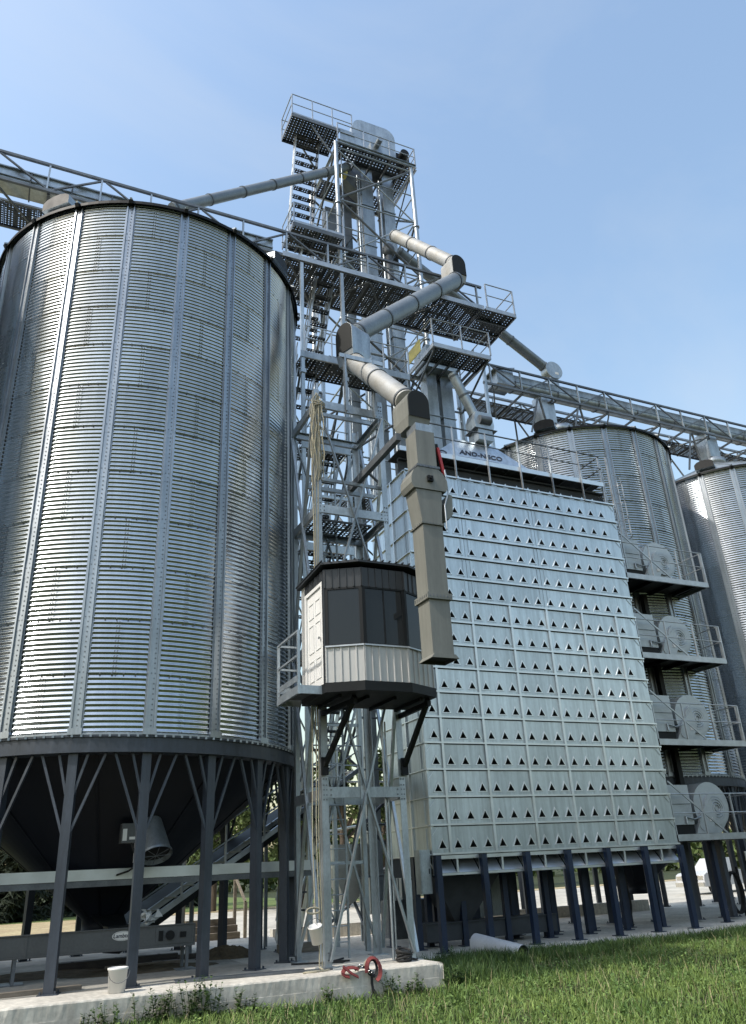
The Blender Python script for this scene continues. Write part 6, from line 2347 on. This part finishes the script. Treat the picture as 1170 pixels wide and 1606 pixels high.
def broad_tree_meshes(h, seed):
    rnd = random.Random(seed)
    tr_ = MB()
    pts = [Vector((0, 0, 0)), Vector((0.1, 0.05, h * 0.2)), Vector((-0.05, 0.1, h * 0.45)), Vector((0.05, 0, h * 0.75))]
    tr_.tube(pts, [h * 0.028, h * 0.022, h * 0.016, h * 0.006], 9)
    clumps = []
    for k in range(15):
        a = rnd.uniform(0, 2 * PI)
        z = h * rnd.uniform(0.30, 0.92)
        rad = h * 0.30 * math.sin(PI * min(0.98, (z / h) * 0.95 + 0.08)) * rnd.uniform(0.5, 1.1)
        e = Vector((rad * math.cos(a), rad * math.sin(a), z))
        st_ = Vector((0, 0, z * 0.7))
        tr_.tube([st_, st_.lerp(e, 0.6) + Vector((0, 0, 0.2)), e], [h * 0.010, h * 0.006, h * 0.002], 6)
        clumps.append((e, (h * 0.12, h * 0.12, h * 0.085), 240))
    v, f = leaf_cloud(0, clumps, h * 0.032)
    lf = MB()
    lf.add([tuple(p) for p in v], f)
    return tr_.mesh('trunk', 'bark'), lf.mesh('crown', 'leaf')


def spruce_meshes(h, seed):
    rnd = random.Random(seed)
    tr_ = MB()
    tr_.tube([(0, 0, 0), (0, 0, h * 0.5), (0, 0, h)], [h * 0.022, h * 0.014, h * 0.002], 9)
    clumps = []
    z = h * 0.07
    while z < h * 0.98:
        R1 = h * 0.22 * (1 - z / h) ** 0.85 + 0.15
        nb = max(4, int(9 * (1 - z / h) + 3))
        for k in range(nb):
            a = rnd.uniform(0, 2 * PI)
            L = R1 * rnd.uniform(0.75, 1.1)
            e = Vector((L * math.cos(a), L * math.sin(a), z - L * 0.22))
            tr_.tube([Vector((0, 0, z)), e], [0.04, 0.012], 5)
            for t in (0.35, 0.65, 0.95):
                clumps.append((Vector((0, 0, z)).lerp(e, t), (0.45 * L * 0.5 + 0.12, 0.45 * L * 0.5 + 0.12, 0.22), 26))
        z += h * 0.045
    v, f = leaf_cloud(0, clumps, h * 0.045, True)
    lf = MB()
    lf.add([tuple(p) for p in v], f)
    return tr_.mesh('trunk', 'bark'), lf.mesh('crown', 'needle')


def plant_tree(meshes, name, label, loc, rz, sc, group):
    root = thing(name, label, 'tree', loc, group)
    root.rotation_euler = (0, 0, rz)
    root.scale = (sc, sc, sc)
    for me, n_ in zip(meshes, ('trunk', 'crown')):
        o = bpy.data.objects.new(n_, me)
        COL.objects.link(o)
        o.parent = root
    return root


SPR = [spruce_meshes(13, 3), spruce_meshes(11, 5)]
BRO = [broad_tree_meshes(11, 8), broad_tree_meshes(9, 12)]
GT = 'trees beyond the yard'


def at_az(az, s):
    return (s * math.sin(R_(az)), s * math.cos(R_(az)), -0.45)


spots = [(-2.0, 72, 0, 1.0, 'dark spruce at the very left edge behind the silo legs'),
         (1.6, 70, 1, 1.05, 'dark spruce seen between the two leftmost silo legs'),
         (4.6, 76, 0, 0.95, 'dark spruce seen under the left flank of the hopper cone'),
         (7.2, 80, 1, 1.0, 'dark spruce hidden mostly behind the cone tip'),
         (9.6, 78, 0, 0.9, 'dark spruce behind the aeration fan'),
         (11.6, 84, 1, 1.1, 'dark spruce seen right of the aeration fan')]
for az, s, k, sc, lb in spots:
    plant_tree(SPR[k], 'spruce_tree', lb, at_az(az, s), az * 1.7, sc, GT)
spots = [(13.8, 66, 0, 1.0, 'leafy tree seen under the right flank of the cone'),
         (16.6, 60, 1, 1.1, 'leafy tree between silo and lattice tower'),
         (19.6, 64, 0, 0.95, 'leafy tree behind the left leg of the lattice tower'),
         (22.4, 58, 1, 1.15, 'leafy tree seen through the middle of the lattice tower'),
         (25.2, 62, 0, 1.0, 'leafy tree seen behind the right leg of the lattice tower'),
         (29.0, 85, 1, 1.0, 'leafy tree far behind the left dryer legs'),
         (34.5, 95, 0, 0.9, 'leafy tree far behind the middle dryer legs')]
for az, s, k, sc, lb in spots:
    plant_tree(BRO[k], 'leafy_tree', lb, at_az(az, s), az * 2.3, sc, GT)
# wood closing the horizon, and an unseen tree belt added to darken steel reflections
clumps = []
for k in range(150):
    az = -14 + 80 * k / 149 + random.uniform(-0.3, 0.3)
    s = 150 + random.uniform(0, 30)
    x, y, _ = at_az(az, s)
    hh = random.uniform(5, 9)
    clumps.append(((x, y, hh * 0.45), (3.2, 3.2, hh * 0.55), 120))
v, f = leaf_cloud(0, clumps, 1.1)
mb = MB()
mb.add([tuple(p) for p in v], f)
solo(mb, 'far_wood', 'leaf', 'distant band of trees closing the horizon round the yard', 'wood', (60, 150, -0.45), kind='stuff')
clumps = []
for k in range(190):
    az = 66 + 280 * k / 189 + random.uniform(-0.5, 0.5)
    s = 52 + random.uniform(0, 10)
    x, y, _ = at_az(az, s)
    hh = random.uniform(7, 11)
    clumps.append(((x, y, hh * 0.45), (2.4, 2.4, hh * 0.55), 150))
v, f = leaf_cloud(0, clumps, 1.0)
mb = MB()
mb.add([tuple(p) for p in v], f)
solo(mb, 'unseen_tree_belt', 'needle', 'unseen belt of dark trees round the rest of the yard, added for its reflections', 'wood', (0, -50, -0.45), kind='stuff')


# ------------------------------------------------------------------ grass
def grass_patch(name, label, pts, hmin, hmax, wid, mat, lean=0.35, seg=2):
    n = len(pts)
    P = np.asarray(pts, float)
    h = hmin + (hmax - hmin) * RNG.random(n) ** 1.6
    a = RNG.random(n) * 2 * PI
    la = RNG.random(n) * 2 * PI
    ln = lean * h * (0.3 + 0.9 * RNG.random(n))
    w = wid * (0.6 + 0.8 * RNG.random(n))
    dx, dy = np.cos(a) * w / 2, np.sin(a) * w / 2
    lx, ly = np.cos(la) * ln, np.sin(la) * ln
    z0 = P[:, 2] - 0.02
    V = np.empty((n, 5, 3))
    V[:, 0] = np.stack([P[:, 0] - dx, P[:, 1] - dy, z0], 1)
    V[:, 1] = np.stack([P[:, 0] + dx, P[:, 1] + dy, z0], 1)
    V[:, 2] = np.stack([P[:, 0] + dx * 0.8 + lx * 0.35, P[:, 1] + dy * 0.8 + ly * 0.35, z0 + h * 0.6], 1)
    V[:, 3] = np.stack([P[:, 0] - dx * 0.8 + lx * 0.35, P[:, 1] - dy * 0.8 + ly * 0.35, z0 + h * 0.6], 1)
    V[:, 4] = np.stack([P[:, 0] + lx, P[:, 1] + ly, z0 + h], 1)
    idx = np.arange(n)[:, None] * 5
    loops = np.concatenate([idx + np.array([0, 1, 2, 3]), idx + np.array([3, 2, 4])], 1).ravel()
    me = bpy.data.meshes.new(name)
    me.vertices.add(n * 5)
    me.vertices.foreach_set('co', V.ravel())
    me.loops.add(n * 7)
    me.loops.foreach_set('vertex_index', loops.astype(np.int32))
    me.polygons.add(n * 2)
    ls = np.empty((n, 2), np.int32)
    ls[:, 0] = np.arange(n) * 7
    ls[:, 1] = np.arange(n) * 7 + 4
    me.polygons.foreach_set('loop_start', ls.ravel())
    me.materials.append(M[mat])
    me.update(calc_edges=True)
    me.validate()
    o = bpy.data.objects.new(name, me)
    COL.objects.link(o)
    return tag(o, label, 'grass', kind='stuff')


def clumpy(n, x0, x1, y0, y1, ok, k=0.35):
    out = []
    C = RNG.random((max(4, int((x1 - x0) * (y1 - y0) * 1.6)), 2)) * [x1 - x0, y1 - y0] + [x0, y0]
    while len(out) < n:
        if RNG.random() < 0.55:
            c = C[RNG.integers(len(C))]
            x, y = c + RNG.normal(size=2) * k
        else:
            x, y = x0 + RNG.random() * (x1 - x0), y0 + RNG.random() * (y1 - y0)
        if x0 <= x <= x1 and y0 <= y <= y1 and ok(x, y):
            out.append((x, y, ground_z(x, y)))
    return out


def lawn_ok(x, y):
    if x < 8.15 and y > 14.93:
        return False
    if y > 18.03:
        return False
    az = math.degrees(math.atan2(x, y))
    return -3 < az < 60 and math.hypot(x, y) > 8.5


def bare(x, y):
    return ((x - 12.2) / 1.3) ** 2 + ((y - 16.4) / 0.35) ** 2 < 1 or ((x - 7.2) / 1.1) ** 2 + ((y - 14.5) / 0.16) ** 2 < 1 or ((x - 9.6) / 0.5) ** 2 + ((y - 13.4) / 0.2) ** 2 < 1


grass_patch('grass', 'rough sunlit grass in front of the slabs',
            clumpy(105000, -1, 24, 8.5, 18.0, lambda x, y: lawn_ok(x, y) and not bare(x, y), 0.3), 0.04, 0.23, 0.014, 'grass', 0.65)
grass_patch('grass', 'thin straw coloured stems standing in the grass',
            clumpy(3000, -1, 24, 8.5, 18.0, lawn_ok, 0.5), 0.10, 0.34, 0.009, 'straw', 0.45)
grass_patch('grass', 'taller dark grass along the dryer slab',
            clumpy(26000, 8.2, 24, 16.6, 18.03, lambda x, y: lawn_ok(x, y) and y > 16.9 + 0.35 * math.sin(x * 1.3) and not bare(x, y), 0.25), 0.10, 0.34, 0.016, 'weed', 0.5)
grass_patch('grass', 'sparse short grass at the foot of the raised slab',
            clumpy(3500, -1, 8.1, 14.2, 14.93, lambda x, y: lawn_ok(x, y) and y > 14.60, 0.15), 0.05, 0.16, 0.014, 'weed', 0.4)
grass_patch('grass', 'taller grass beside the raised slab corner',
            clumpy(5000, 8.12, 10.2, 14.8, 18.0, lambda x, y: lawn_ok(x, y), 0.2), 0.14, 0.42, 0.018, 'weed', 0.4)


grass_patch('grass', 'taller grass around the loose pipe',
            clumpy(2600, 9.8, 12.4, 16.5, 18.0, lambda x, y: lawn_ok(x, y) and abs((x - 10.98) - (18.55 - y) * 0.24) > 0.16, 0.2), 0.12, 0.42, 0.016, 'weed', 0.45)


def ground_leaves(name, label, pts, size, mat):
    n = len(pts)
    P = np.asarray(pts, float)
    a = RNG.random(n) * 2 * PI
    tl = (RNG.random(n) - 0.35) * 1.1
    s = size * (0.5 + RNG.random(n))
    u = np.stack([np.cos(a) * np.cos(tl), np.sin(a) * np.cos(tl), np.sin(tl)], 1) * s[:, None]
    w = np.stack([-np.sin(a), np.cos(a), (RNG.random(n) - 0.5) * 0.8], 1) * (s * 0.33)[:, None]
    c = P + np.stack([0 * s, 0 * s, 0.01 + 0.13 * RNG.random(n) ** 1.5], 1)
    V = np.stack([c, c + u * 0.5 + w, c + u, c + u * 0.5 - w], 1)
    mb = MB()
    mb.v = [tuple(q) for q in V.reshape(-1, 3)]
    mb.f = [(4 * i, 4 * i + 1, 4 * i + 2, 4 * i + 3) for i in range(n)]
    mb.m = [0] * n
    mb.s = [False] * n
    return solo(mb, name, mat, label, 'ground cover', (0, 0, 0), kind='stuff')


ground_leaves('clover', 'low leafy ground cover growing through the grass',
              clumpy(26000, -1, 22, 8.5, 17.6, lambda x, y: lawn_ok(x, y) and not bare(x, y), 0.22), 0.055, 'clover')


def weed_plant(label, x, y, h, n, sp_):
    root = thing('weed_plant', label, 'weed', (x, y, ground_z(x, y)), 'weeds along the raised slab')
    zg = ground_z(x, y)
    st_ = MB()
    lf = MB()
    for _ in range(n):
        a = random.uniform(0, 2 * PI)
        bx, by = x + random.uniform(-sp_, sp_), y + random.uniform(-0.08, 0.08)
        hh = h * random.uniform(0.55, 1.0)
        tip = Vector((bx + math.cos(a) * 0.22 * hh, by + math.sin(a) * 0.12 * hh, zg + hh))
        b0 = Vector((bx, by, zg - 0.02))
        st_.tube([b0, b0.lerp(tip, 0.5) + Vector((0.01, 0, 0.02)), tip], [0.006, 0.005, 0.002], 5)
        k = int(9 + 16 * hh)
        for i in range(k):
            t = 0.15 + 0.85 * i / k
            p_ = b0.lerp(tip, t)
            a2 = random.uniform(0, 2 * PI)
            L = random.uniform(0.07, 0.125) * (1.15 - 0.5 * t)
            d_ = Vector((math.cos(a2), math.sin(a2), random.uniform(-0.1, 0.6))).normalized()
            w_ = d_.cross(Vector((0, 0, 1))).normalized() * L * 0.32
            lf.add([p_, p_ + d_ * L * 0.5 + w_, p_ + d_ * L, p_ + d_ * L * 0.5 - w_], [(0, 1, 2, 3)])
    part(st_, 'stems', 'weed', root)
    part(lf, 'leaves', 'weed', root)


W_ = [(1.95, 14.80, 0.42, 9, 0.28, 'leafy weed clump leftmost in front of the raised slab'),
      (2.75, 14.82, 0.58, 14, 0.32, 'dense tall weed clump in front of the raised slab near the pail'),
      (3.45, 14.80, 0.66, 15, 0.34, 'tallest weed clump in front of the raised slab'),
      (4.15, 14.80, 0.45, 9, 0.28, 'leafy weed clump right of the tallest one'),
      (5.75, 14.80, 0.34, 5, 0.12, 'thin dark weed left of the harness'),
      (6.95, 14.78, 0.52, 6, 0.14, 'thin dark weed just right of the harness'),
      (7.35, 14.76, 0.36, 6, 0.16, 'low weed between harness and slab corner'),
      (8.25, 14.85, 0.45, 9, 0.16, 'weed at the raised slab corner'),
      (9.6, 17.4, 0.5, 12, 0.3, 'weed clump beside the loose pipe')]
for x, y, h, n, s1, lb in W_:
    weed_plant(lb, x, y, h, int(n * 1.4), s1)
